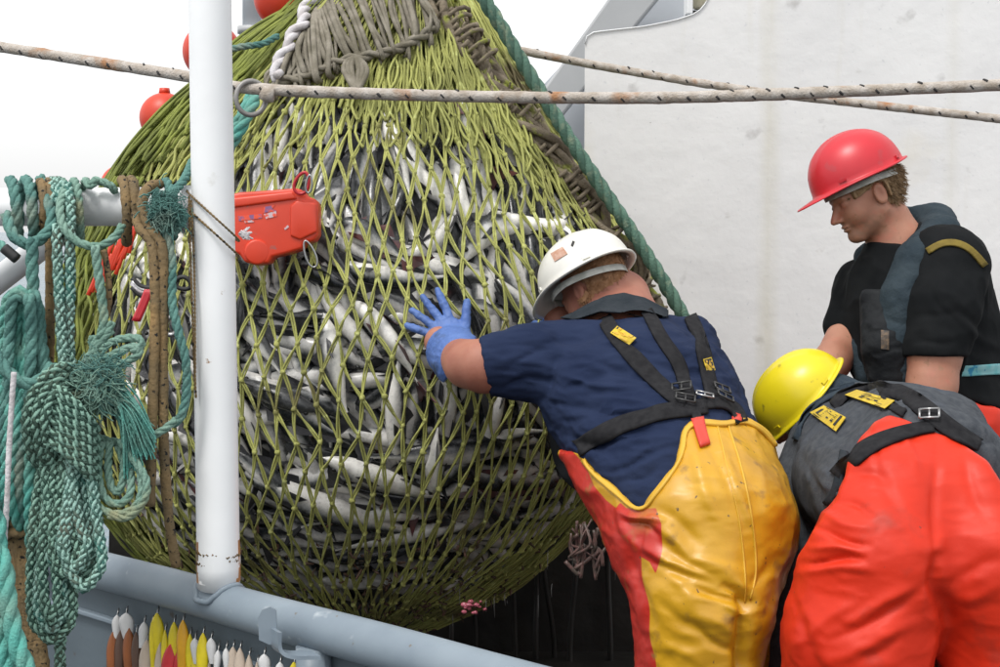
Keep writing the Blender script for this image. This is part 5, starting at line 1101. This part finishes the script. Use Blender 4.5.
rope('teal_rope', [[(-16, 236, 1.95), (-2, 243, 1.94), (6, 250, 1.93)]], PX(5), M['brightteal'], 'short bright teal rope end poking in from the left below the rail', 'tw')
V, F = tube(spline(pxs([(4, 248), (10, 253), (17, 259)], 1.93), .003), PX(5.4), 12); tag(make('taped_rope_end', V, F, M['label_d']), 'black taped tip of a teal rope below the rail at far left', 'rope end')
rope('bright_teal_rope', [[(-14, 540, 1.78), (2, 560, 1.77), (8, 600, 1.76), (16, 640, 1.75), (34, 690, 1.74)], [(-16, 505, 1.80), (-4, 520, 1.80), (-2, 580, 1.78), (2, 640, 1.77), (10, 700, 1.76)], [(-22, 520, 1.83), (-20, 640, 1.8), (-10, 700, 1.8)], [(2, 610, 1.79), (6, 650, 1.79), (20, 700, 1.78)]], PX(9), M['brightteal'], 'thick bright turquoise rope filling the bottom left corner')
# tan/brown coil behind
cr = empty('rope_coil', P(30, 600, 1.97), 'dirty brown coil with black flecks behind the green braided hank', 'rope')
for k in range(7):
    mb = MB(); s = k*4.2; sleeve(mb, pxs([(46, 440+s, 1.985), (30+j(1), 455+s, 1.97), (12+s*.7, 490+s, 1.965), (8+s*.8, 540+s, 1.965), (14+s*.8, 600, 1.97), (26+s*.8, 680, 1.98)]), PX(5.8)); mb.build('coil', M['tanrope'], cr)
for k in range(3):
    mb = MB(); sleeve(mb, pxs([(48, 506+k*9, 1.955), (30, 516+k*8, 1.945), (12, 512+k*10, 1.945), (4, 520+k*9, 1.96)]), PX(5.6)); mb.build('lashing', M['tanrope'], cr)
# brown wrap + green braid over the rail
rope('brown_rope', [wrappx(40, 52, 1.5, 25.5, 0) + [(50, 236, 1.98), (50, 300, 1.975), (49, 372, 1.975), (47, 450, 1.98)]], PX(5), M['tanrope'], 'brown weathered rope turned over the rail beside the green braid and hanging down', 'sl')
rope('braided_rope', [wrappx(52, 60, 1.5, 26, 0) + [(57, 228, 1.95), (58, 270, 1.94), (61, 330, 1.93), (64, 372, 1.92)], [(66, 184, 1.99), (70, 206, 1.965), (70, 235, 1.95), (70, 290, 1.945), (69, 340, 1.94), (72, 380, 1.93)]], PX(5.2), M['braid2'], 'green and grey braided line turned over the rail, running down to the dark hank', 'br')
hb = empty('rope_hank', P(62, 650, 1.93), 'long dark green braided hank in a gasket coil, hanging in loops beside the bulwark', 'rope')
mb = MB()
for k in range(6):                         # the tight turns that close the hank
    o = k*11; mb = MB(); braided(mb, pxs([(36-k*1.2, 400+o*.9, 1.905), (40, 392+o, 1.885), (54, 388+o, 1.865), (72, 402+o, 1.86), (88, 420+o*.95, 1.868), (96, 430+o*.9, 1.89)]), PX(5.4)); mb.build('wrap', M['braid'], hb, attr='w')
for k in range(3):
    mb = MB(); braided(mb, pxs([(70+k*2, 366+k*9, 1.89), (52+k*4, 372+k*9, 1.865), (34+k*8, 392+k*5, 1.86), (27+k*9, 424, 1.86), (33+k*9, 456, 1.88), (46, 470, 1.90)]), PX(5.4)); mb.build('wrap', M['braid'], hb, attr='w')
loops = [(40, 60, 556, 40), (46, 92, 575, 20), (54, 76, 575, 8), (62, 86, 570, 0), (34, 70, 640, -12), (40, 62, 630, -4), (46, 56, 622, 4), (68, 100, 588, 2), (74, 92, 580, 6)]
for q, (xa, xb, yb, o) in enumerate(loops):
    dd = 1.895 - .006*(q % 4); xm = (xa+xb)/2
    mb = MB(); braided(mb, pxs([(xa+10+j(1), 448, dd+.01), (xa+6+j(2), 490, dd), (xa+j(2), 540, dd-.004), (xa-2, yb-26, dd-.006), (xa+(xm-xa)*.5, yb-7, dd-.008), (xm, yb, dd-.008), (xb-(xb-xm)*.5, yb-7, dd-.008), (xb+2, yb-26, dd-.006), (xb-3+j(2), 530, dd-.004), (xb-10+j(2), 480, dd), (xb-14, 448, dd+.01)]), PX(5.0)); mb.build('loop', M['braid2'] if q % 2 else M['braid'], hb, attr='w')
mb = MB(); braided(mb, pxs([(60, 560, 1.90), (64, 610, 1.90), (60, 650, 1.91), (62, 700, 1.92)]), PX(5)); mb.build('tail', M['braid'], hb, attr='w')
# pale teal rope, tangle and fray
rope('pale_teal_rope', [wrappx(62, 86, 2.0, 26, 9) + [(90, 186, 1.99), (96, 180, 2.0)], [(66, 188, 1.985), (60, 206, 1.955), (64, 228, 1.94), (80, 243, 1.935), (100, 246, 1.935), (116, 236, 1.94), (122, 226, 1.96)], [(94, 180, 2.02), (108, 184, 2.01), (116, 192, 2.02)]], PX(4.6), M['paleteal'], 'pale green laid rope looped twice round the middle of the rail')
tg = empty('rope_tangle', P(112, 520, 1.92), 'frayed pale teal rope tangle with fanned out turquoise fibres, hanging in front of the net', 'rope')
def part_tw(path, r, m, name='strand', n=3):
    mb = MB(); twisted(mb, pxs(path, 1.92), PX(r), n); return mb.build(name, m, tg)
part_tw([(95, 246), (98, 270), (102, 300), (104, 322), (100, 338)], 5, M['paleteal'])
mb = MB(); sleeve(mb, pxs([(104, 250, 1.935), (108, 275, 1.935), (109, 300, 1.935), (106, 318, 1.935)]), PX(3.2)); mb.build('brown_strand', M['tanrope'], tg)
for pth in [[(112, 322), (106, 336), (92, 352), (82, 366), (74, 384), (72, 404), (80, 424), (96, 436), (116, 442), (140, 440), (160, 432), (176, 420)], [(104, 326), (96, 344), (88, 360), (94, 352), (104, 338), (112, 330)], [(92, 336), (94, 352), (104, 358), (118, 352), (134, 346), (140, 352), (130, 360), (116, 366)], [(100, 350), (116, 340), (136, 338), (142, 344), (132, 352)], [(112, 352), (118, 372), (122, 396), (112, 408), (102, 400)],
            [(96, 440, 1.90), (92, 464, 1.89), (90, 486, 1.885), (98, 506, 1.88), (116, 514, 1.88), (134, 508, 1.885), (142, 490, 1.89), (138, 464, 1.9), (132, 446, 1.91)], [(102, 442, 1.9), (98, 470, 1.895), (104, 496, 1.89), (118, 504, 1.885), (130, 494, 1.89), (130, 468, 1.9), (124, 446, 1.91)], [(110, 442, 1.905), (108, 468, 1.90), (112, 488, 1.9), (120, 490, 1.9), (124, 466, 1.905), (118, 446, 1.91)], [(120, 440, 1.9), (134, 460, 1.89), (146, 480, 1.885), (144, 500, 1.88), (128, 517, 1.88), (108, 515, 1.88)]]:
    part_tw(pth, 4.3, M['paleteal'])
def tuft(cx, cy, n, L, dirs, m, name, d=1.885, rad=10):
    mb = MB()
    for _ in range(n):
        p0 = np.array([cx+rng.normal(0, rad*.5), cy+rng.normal(0, rad*.55)]); an = dirs[0]+rng.normal(0, dirs[1]); l_ = L*rng.uniform(.5, 1.2); p1 = p0+l_*.5*np.array([math.cos(an), math.sin(an)])+rng.normal(0, 2.5, 2); p2 = p0+l_*np.array([math.cos(an+.4*rng.normal()), math.sin(an+.3*rng.normal())]); dd = d+rng.normal(0, .008)
        V, F = tube(spline([P(*p0, dd), P(*p1, dd-.004), P(*p2, dd)], .006), rng.uniform(.0005, .0010), 4, caps=False); mb.add(V, F)
    return tag(mb.build(name, m, tg), kind='stuff')
tuft(96, 388, 900, 20, (1.2, 1.6), M['paleteal'], 'fuzz', rad=17)
tuft(100, 380, 500, 16, (0, 3), M['tealrope'], 'fuzz', rad=16)
mb = MB()
for _ in range(260):
    u = rng.random(); x0, y0 = 112+rng.normal(0, 4), 392+rng.normal(0, 6); x2, y2 = 124+32*u, 470-30*u+rng.normal(0, 6); dd = 1.90+rng.normal(0, .006)
    V, F = tube(spline([P(x0, y0, dd), P(x0+(x2-x0)*.45+4, y0+(y2-y0)*.35+rng.normal(0, 2), dd-.01), P(x2, y2, dd)], .01), rng.uniform(.0008, .0015), 4, caps=False); mb.add(V, F)
tag(mb.build('fanned_fibres', M['brightteal'], tg), kind='stuff')
# tan rope with two falls
rope('tan_rope', [wrappx(122, 134, 1.3, 27, 8) + [(140, 228, 1.95), (152, 246, 1.94), (155, 290, 1.935), (154, 360, 1.93), (152, 430, 1.93), (150, 506, 1.935)], [(160, 184, 2.0), (148, 188, 1.975), (142, 206, 1.955), (150, 228, 1.945), (162, 248, 1.94), (163, 300, 1.94), (163, 380, 1.94), (164, 450, 1.94), (169, 520, 1.95), (176, 566, 1.97)]], PX(5.3), M['tanrope'], 'tan flecked rope looped over the rail, its two long falls left of the post', 'sl')
rope('fuzzy_teal_rope', [[(192, 162, 2.06), (184, 180, 2.0), (170, 196, 1.965), (160, 212, 1.955), (166, 232, 1.95), (172, 262, 1.945), (172, 300, 1.94), (178, 330, 1.935), (186, 362, 1.935), (186, 396, 1.94), (180, 418, 1.94), (172, 424, 1.94)], wrappx(152, 176, 1.6, 25.5, 4, ph=.4), [(168, 236, 1.96), (178, 228, 1.96), (186, 214, 1.965)]], PX(4.9), M['tealrope'], 'fuzzy teal rope knotted on the rail next to the post with one long wavy tail')
mb = MB()
for _ in range(700):
    x0, y0 = 165+rng.normal(0, 8), 212+rng.normal(0, 9); a = rng.uniform(0, 6.3); l_ = rng.uniform(5, 13); dd = 1.945+rng.normal(0, .006); V, F = tube([P(x0, y0, dd), P(x0+l_*.5*math.cos(a)+j(1), y0+l_*.5*math.sin(a)+j(1), dd-.004), P(x0+l_*math.cos(a), y0+l_*math.sin(a)+2, dd)], rng.uniform(.0005, .0010), 4, caps=False); mb.add(V, F)
tag(mb.build('rope_fray', M['tealrope']), 'teal fuzz of frayed fibres on the rail knot by the post', 'frayed rope', kind='stuff')
rope('lashing_twine', [[(x, y, d) for x, y, d in [(213-26*math.cos(a), 211-21*math.cos(a)+k*.8, 2.0-.037*math.sin(a)) for k, a in enumerate(np.linspace(-.3, 2*PI*1.9, 40))]] , [(189, 196, 1.985), (190, 240, 1.97), (192, 300, 1.965), (194, 360, 1.965), (196, 398, 1.965)], [(191, 200, 1.98), (194, 260, 1.97), (195, 330, 1.96), (195, 390, 1.965)]], PX(1.3), M['tanrope'], 'thin tan cord tied round the white post and trailing down its left side', 'tw', 2)
mb = MB()
for k in range(14): V, F = tube([P(239, 234, 1.965), P(243+j(2), 234+j(3), 1.96), P(249+j(2), 234+j(4), 1.96)], .0012, 5); mb.add(V, F)
tag(mb.build('cord_knot', M['whiterope']), 'small pale frayed knot of cord at the right side of the white post', 'knot', kind='stuff')
# ------------------------------------------------------------------ lines across the picture
def flecked(name, path, r, m, label, every, parent=None, ph=0):
    root = empty(name, pxs(path)[len(path)//2], label, 'rope'); mb = MB(); Q = spline(pxs(path), r*1.2); 
    V, F = tube(Q, r*(1+.03*rng.standard_normal(len(Q))), 14); mb.add(V, F)
    T, N, B = frames(Q); mb.build('rope', m, root); fb = MB(); s = np.r_[0, np.cumsum(np.linalg.norm(np.diff(Q, axis=0), axis=1))]
    for k, sv in enumerate(np.arange(0, s[-1]-every, every*.5)):
        i = int(np.searchsorted(s, sv)); a0 = (PI*.15 if k % 2 else -PI*.30) + rng.normal(0, .12); 
        c = [Q[min(i+q, len(Q)-1)] + (r*1.035)*(math.cos(a0+q*.22)*N[i] + math.sin(a0+q*.22)*B[i]) for q in (0, .6, 1.2, 1.8)] if False else [Q[i] + T[i]*r*.30*q + (r*1.0)*(math.cos(a0+q*.3)*N[i] + math.sin(a0+q*.3)*B[i]) for q in (-1, -.33, .33, 1)]
        if k % 2 or rng.random() < .4: V, F = tube(c, r*rng.uniform(.15, .24), 5); fb.add(V, F)
    tag(fb.build('flecks', M['fleck'], root), kind='stuff'); return root
flecked('pale_line', [(-60, 38, 2.9), (0, 47, 2.8), (95, 62, 2.7), (190, 77, 2.62), (245, 88, 2.58), (360, 93.5, 2.55), (500, 97, 2.52), (640, 98, 2.5), (745, 95.5, 2.5), (870, 90.5, 2.5), (1000, 85, 2.5), (1100, 80, 2.5)], .0108, M['linerope'], 'taut pale rope with dark flecks stretched right across in front of the net and bulkhead', .056)
flecked('grey_line', [(420, 28, 5.0), (485, 43, 4.95), (600, 66, 4.9), (745, 90, 4.8), (860, 103.5, 4.75), (1000, 119, 4.7), (1100, 131, 4.7)], .0145, M['linerope'], 'thinner grey flecked rope slanting down to the right behind the net, across the white bulkhead', .085)
rg = empty('steel_ring', P(248, 96, 2.56), 'round iron ring threaded on the taut rope just right of the post', 'ring')
a = np.linspace(0, 2*PI, 40); Q = [P(251+15*math.cos(t)-4*math.sin(t)*0, 98+17*math.sin(t), 2.57+.012*math.cos(t)) for t in a]; V, F = tube(Q, .0048, 10, caps=False); make('ring', V, F, M['iron'], rg)
V, F = tube([P(262, 92, 2.56), P(268, 95, 2.56), P(274, 96, 2.56)], [.013, .015, .012], 12); make('lashing', V, F, M['linerope'], rg)
rope('green_hawser', [[(440, -80, 4.05), (480, -8, 4.08), (503, 30, 4.10), (544, 98, 4.14), (595, 178, 4.18), (645, 252, 4.22), (686, 322, 4.26), (722, 400, 4.36), (760, 520, 4.42), (790, 640, 4.42)]], 7.4*4.3/FL, M['greenrope'], 'thick dark green laid hawser running diagonally down the right side of the net', 'tw', 3)
rope('teal_rope', [[(200, 60, 3.9), (236, 48, 3.85), (262, 44, 3.86), (278, 36, 3.9)]], .010, M['tealrope'], 'short dark teal rope crossing the top left of the net behind the post')
rope('teal_rope', [[(258, 92, 3.70), (250, 110, 3.66), (240, 130, 3.66), (228, 150, 3.68)], [(252, 94, 3.72), (244, 112, 3.68), (232, 132, 3.68)]], .017, M['brightteal'], 'bright teal rope slanting down behind the post just under the iron ring')
# ------------------------------------------------------------------ floats
def float_(x, y, r, d, label):
    root = empty('float', P(x, y, d), label, 'float', 'orange net floats'); R = r*d/FL; V, F = sphere(P(x, y, d), R, 40, 26); make('ball', V, F, M['orange'], root)
    th = np.linspace(0, 2*PI, 41)[:-1]; c = P(x, y, d); V, F = tube([c+[R*1.004*math.cos(t)*.8, -R*.2, R*1.004*math.sin(t)*.8] for t in np.linspace(0, 2*PI, 41)], R*.03, 6); make('moulding_seam', V, F, M['orange'], root)
    V, F = tube([c+[0, 0, R*.95], c+[0, 0, R*1.18]], [R*.24, R*.2], 12); make('lug', V, F, M['orange'], root)
float_(287, -2, 33, 5.0, 'big orange float rising above the top of the net, uppermost of the floats')
float_(212, 52, 29, 5.05, 'orange float mostly hidden behind the white post, second highest')
float_(165, 118, 25, 5.15, 'reddish orange float left of the post at the net edge under the slanting rope')
float_(122, 186, 21, 5.2, 'faded orange float barely showing above the rail left of the net')
# ------------------------------------------------------------------ orange instrument casing
ob = empty('sensor_casing', P(275, 225, 3.80), 'bright orange plastic sensor casing clipped onto the net right of the white post', 'sensor')
po = [(212, 203), (222, 196), (240, 192), (270, 190), (296, 188), (303, 190), (307, 196), (316, 199), (318, 205), (318, 234), (314, 241), (304, 243), (302, 249), (285, 254), (272, 257), (269, 263), (256, 265), (244, 262), (239, 254), (224, 250), (212, 240)]
dcs = 3.72; V, F = extrude([P(x, y, dcs) for x, y in po][::-1], FWD*.075); o = make('casing', V, F, M['orangebox'], ob, smooth=True); b_ = bevel(o, .012, 4)
for poly2, dd, nm in [([(296, 200), (316, 203), (317, 232), (300, 240), (290, 236), (290, 206)], dcs-.004, 'end_pad'), ([(222, 199), (293, 191), (297, 199), (224, 209)], dcs-.003, 'top_rib')]:
    V, F = extrude([P(x, y, dd-.004) for x, y in poly2][::-1], FWD*.03); bevel(make(nm, V, F, M['orangebox'], ob, smooth=True), .006, 3)
V, F = tube([P(257, 252, dcs-.006), P(257, 252, dcs+.05)], .034, 24); bevel(make('end_cap', V, F, M['orangebox'], ob), .006, 3)
M['smudge'] = mat('faded_purple_print', lin((.22, .10, .22)), .5, lin((.75, .08, .03)), 60, sharp=(.45, .55)); M['smudge2'] = mat('faded_white_print', lin((.55, .42, .45)), .5, lin((.75, .08, .03)), 90, sharp=(.5, .6))
for q, m in [([(264, 207), (275, 205), (272, 209), (277, 211), (268, 212), (263, 213)], 'smudge'), ([(264, 214), (276, 211), (277, 216), (266, 219)], 'smudge2'), ([(238, 216), (262, 214), (262, 218), (239, 221)], 'smudge'), ([(244, 221), (254, 220), (254, 222), (245, 223)], 'smudge2'), ([(284, 228), (288, 225), (289, 227), (285, 230)], 'smudge2'), ([(292, 233), (294, 232), (295, 234), (293, 235)], 'fleck')]:
    V, F = extrude([P(x, y, dcs-.0018) for x, y in q][::-1], FWD*.001); make('print', V, F, M[m], ob, smooth=False)
def carab(x, y, w, h, an, m, r, d, name, label=None):
    a = np.linspace(0, 2*PI, 28); pts = []
    for t in a: u = w*math.cos(t)*(1+.25*math.sin(t)); v = h*math.sin(t); pts.append(P(x+u*math.cos(an)-v*math.sin(an), y+u*math.sin(an)+v*math.cos(an), d+.004*math.sin(t)))
    V, F = tube(pts, r, 7, caps=False); o = make(name, V, F, m); return tag(o, label, 'clip') if label else o
M['redclip'] = mat('red_anodised', lin((.45, .02, .03)), .3)
carab(302, 183, 7, 11, .3, M['redclip'], .0045, 3.70, 'carabiner', 'dark red clip holding the top corner of the orange casing')
carab(309, 184, 3, 9, .1, M['steel'], .003, 3.68, 'carabiner', 'small steel clip beside the red clip on top of the orange casing')
carab(310, 254, 5, 14, -.35, M['steel'], .0028, 3.69, 'carabiner', 'steel wire carabiner dangling below the orange casing')
carab(183, 283, 8, 6, .2, M['label_d'], .006, 3.6, 'shackle', 'black shackle between the tan rope and the post')
carab(171, 326, 6, 9, .1, M['steel'], .007, 3.6, 'chain_link', 'grey chain link hanging below the black shackle')
for k, (m, dy) in enumerate([('label_d', 0), ('whiterope', 5), ('label_d', 9), ('steel', 3)]):
    V, F = tube(spline(pxs([(132, 278+dy), (140, 286+dy), (152, 288+dy), (162, 284+dy)], 3.62), .01), .007, 8); tag(make('tie_band', V, F, M[m]), ['black band cinching the slack net behind the tan rope', 'white band below the black band on the slack net', 'lower black band under the white band on the slack net', 'steel wire between the bands on the slack net'][k], 'band')
mb = MB()
for k in range(3): V, F = tube(spline(pxs([(147+k*2, 290, 3.60), (141+k*2, 305, 3.60), (134+k*2, 321, 3.6)]), .01), .007, 6); mb.add(V, F)
tag(mb.build('red_tape', M['redclip']), 'dark red strip hanging from the bands on the slack net', 'tape')
mb = MB()
for k in range(16):
    x = 96+k*2.4+j(1); y = 276-k*2.6+j(3); V, F = tube(spline(pxs([(x+8, y-16), (x+2, y), (x-6+j(2), y+20)], 3.75), .02), .006, 5); mb.add(V, F)
tag(mb.build('orange_twine', M['orange']), 'patch of bright orange twine in the slack green netting below the rail', 'twine', kind='stuff')
# ------------------------------------------------------------------ lures on the bulwark
cols = {'yellow': lin((.72, .58, .01)), 'amber': lin((.70, .36, .01)), 'red': lin((.62, .02, .03)), 'beige': lin((.55, .45, .36)), 'white': lin((.68, .68, .68)), 'rust': lin((.30, .09, .02)), 'brown': lin((.10, .05, .03))}
ML = {k: mat(k+'_lure_plastic', v, .4, tuple(.75*c for c in v[:3])+(1,), 30) for k, v in cols.items()}
lures = [(117, 615, 4, 'white'), (126, 613, 6, 'white'), (113, 632, 5, 'rust'), (121, 630, 5, 'brown'), (129, 628, 5, 'rust'), (136, 632, 4, 'brown'), (144, 622, 4, 'white'), (147, 640, 6, 'beige'), (152, 622, 2.5, 'yellow'), (157, 613, 6, 'yellow'), (160, 644, 4, 'beige'), (165, 630, 3, 'yellow'), (174, 622, 5, 'yellow'), (183, 620, 5, 'amber'), (171, 644, 7, 'red'), (182, 646, 7, 'red'), (195, 638, 4, 'white'), (203, 633, 5, 'yellow'), (197, 650, 5, 'yellow'), (211, 638, 4, 'white'), (226, 648, 3, 'white'), (233, 647, 6, 'beige'), (240, 648, 5, 'beige'), (264, 654, 5, 'white'), (294, 662, 6, 'yellow'), (139, 650, 4, 'rust'), (110, 648, 3, 'brown'), (190, 634, 4, 'yellow'), (207, 655, 4, 'beige'), (218, 650, 3, 'white'), (249, 655, 4, 'beige'), (257, 662, 3, 'beige'), (280, 662, 4, 'white')]
LL = ['white hooked lure tip, leftmost of the row on the grey bulwark', 'broad white lure tip beside the leftmost one on the bulwark', 'rust coloured lure under the leftmost white tip', 'dark brown lure between the two rust coloured ones', 'rust coloured lure under the broad white tip', 'brown lure just right of the rust coloured pair', 'narrow white lure tip left of the tall yellow lure', 'beige lure hanging just left of the tall yellow lure',
 'very thin yellow lure left of the tall yellow one', 'tallest and broadest yellow lure in the row', 'beige lure under the right side of the tall yellow one', 'thin yellow lure right of the tall yellow one', 'yellow lure above the red pair', 'amber lure above the red pair', 'left one of the two red lures', 'right one of the two red lures', 'white lure tip just right of the amber one', 'yellow lure between two white tips right of the red pair', 'lower yellow lure right of the red pair', 'white lure tip right of the yellow ones', 'thin white lure tip left of the two beige ones', 'left one of the two beige lures standing apart on the right', 'right one of the two beige lures standing apart on the right', 'lone white lure tip left of the hook bracket', 'yellow lure at the bottom edge under the hook bracket', 'low rust coloured lure near the narrow white tip', 'dark brown lure at the far left end of the row', 'yellow lure between the amber lure and the white tip', 'short beige lure below the yellow ones right of the red pair', 'thin white lure just left of the beige pair', 'beige lure right of the beige pair', 'small beige lure beside the lone white tip', 'white lure tip left of the hook bracket foot']
for k, (x, y, w, c) in enumerate(lures):
    v_ = FWD+(x-500)/FL*RGT+(333.5-y)/FL*UPV; d = float((capc-CAM) @ perp/(v_ @ perp))-.022-.005*(k % 3); h = 62 if c not in ('white',) else 26
    s = np.linspace(0, 1, 13); yy_ = y+s*h; ww = 1.6*w*np.sin(np.clip(s*2.4+.03, 0, 1)*PI*.5)**.75*(1-.45*s); th_ = .004*np.sin(np.clip(s*.9+.05, 0, 1)*PI)+.0012
    sw = 2.5*math.sin(k*1.7)*s**1.5
    A = np.linspace(0, 2*PI, 9)[:-1]; V = np.array([[P(x+sw[i]+ww[i]*math.cos(t), yy_[i], d+th_[i]*math.sin(t)) for t in A] for i in range(13)]).reshape(-1, 3)
    near = ['left of the tallest yellow one', 'around the tallest yellow one', 'right of the red ones', 'far to the right by the hook bracket']
    where = near[0 if x < 150 else 1 if x < 170 else 2 if 186 < x < 225 else 3 if x >= 225 else 1]
    root = empty('fishing_lure', P(x, y, d), f'{c} lure hanging on the grey bulwark, number {k+1} from the left' if False else LL[k], 'lure', 'lures hung on the bulwark')
    make('body', V, gridF(13, 8)[:, ::-1], ML[c], root)
    V, F = tube(spline([P(x, y+2, d), P(x+1, y-4, d+.004), P(x+2, y-7, d+.012), P(x+2, y-3, d+.02)], .002), .0009, 5); make('hook', V, F, M['steel'], root)
# ------------------------------------------------------------------ drips and guts
mb = MB()
for _ in range(30):
    x = rng.uniform(420, 625); y = rng.uniform(560, 610) - max(0, (x-520)*.4); L = rng.uniform(3, 26); d = rng.uniform(4.1, 4.6); V, F = tube([P(x, y, d), P(x+j(.4), y+L*.5, d), P(x+j(.4), y+L, d)], [.0005, .0010, .0005], 4); mb.add(V, F)
M['water'] = mat('dripping_water', lin((.30, .30, .30)), .1)
tag(mb.build('water_drips', M['water']), 'thin streams of water dripping from the bottom of the net', 'water', kind='stuff')
M['guts'] = mat('pink_entrails', lin((.22, .12, .11)), .3, lin((.12, .10, .085)), 50); M['guts2'] = mat('bloody_entrails', lin((.42, .10, .14)), .3)
for (x, y, m, n, lab) in [(586, 545, 'guts', 14, 'ragged grey pink fish entrails hanging out at the lower right of the net'), (472, 606, 'guts2', 0, 'small bright pink scrap stuck under the bottom of the net')]:
    mb = MB(); d = 4.05 if x > 500 else 3.95
    for k in range(n):
        x0 = x+j(8); sp_ = n < 6; V, F = tube(spline([P(x0, y-(6 if sp_ else 18)+j(4), d), P(x0+j(5), y, d+j(.02)), P(x0+j(7), y+10+j(8), d), P(x0+j(8), y+24+j(6) if n > 5 else y+8+j(4), d)], .012), np.interp(np.linspace(0, 1, len(spline([P(x0, y-18, d), P(x0, y, d), P(x0, y+24, d)], .012))), [0, 1], [.012, .006])[0]*rng.uniform(.2, .6), 6); mb.add(V, F)
    if n == 0:
        for k in range(16): Vs, F = sphere(P(x+rng.normal(0, 5), y+rng.normal(0, 4), d), np.array([.010, .005, .006])*rng.uniform(.4, 1.1), 7, 5); mb.add(Vs+rng.normal(0, .0012, Vs.shape), F)
    tag(mb.build('entrails', M[m]), lab, 'entrails', kind='stuff')
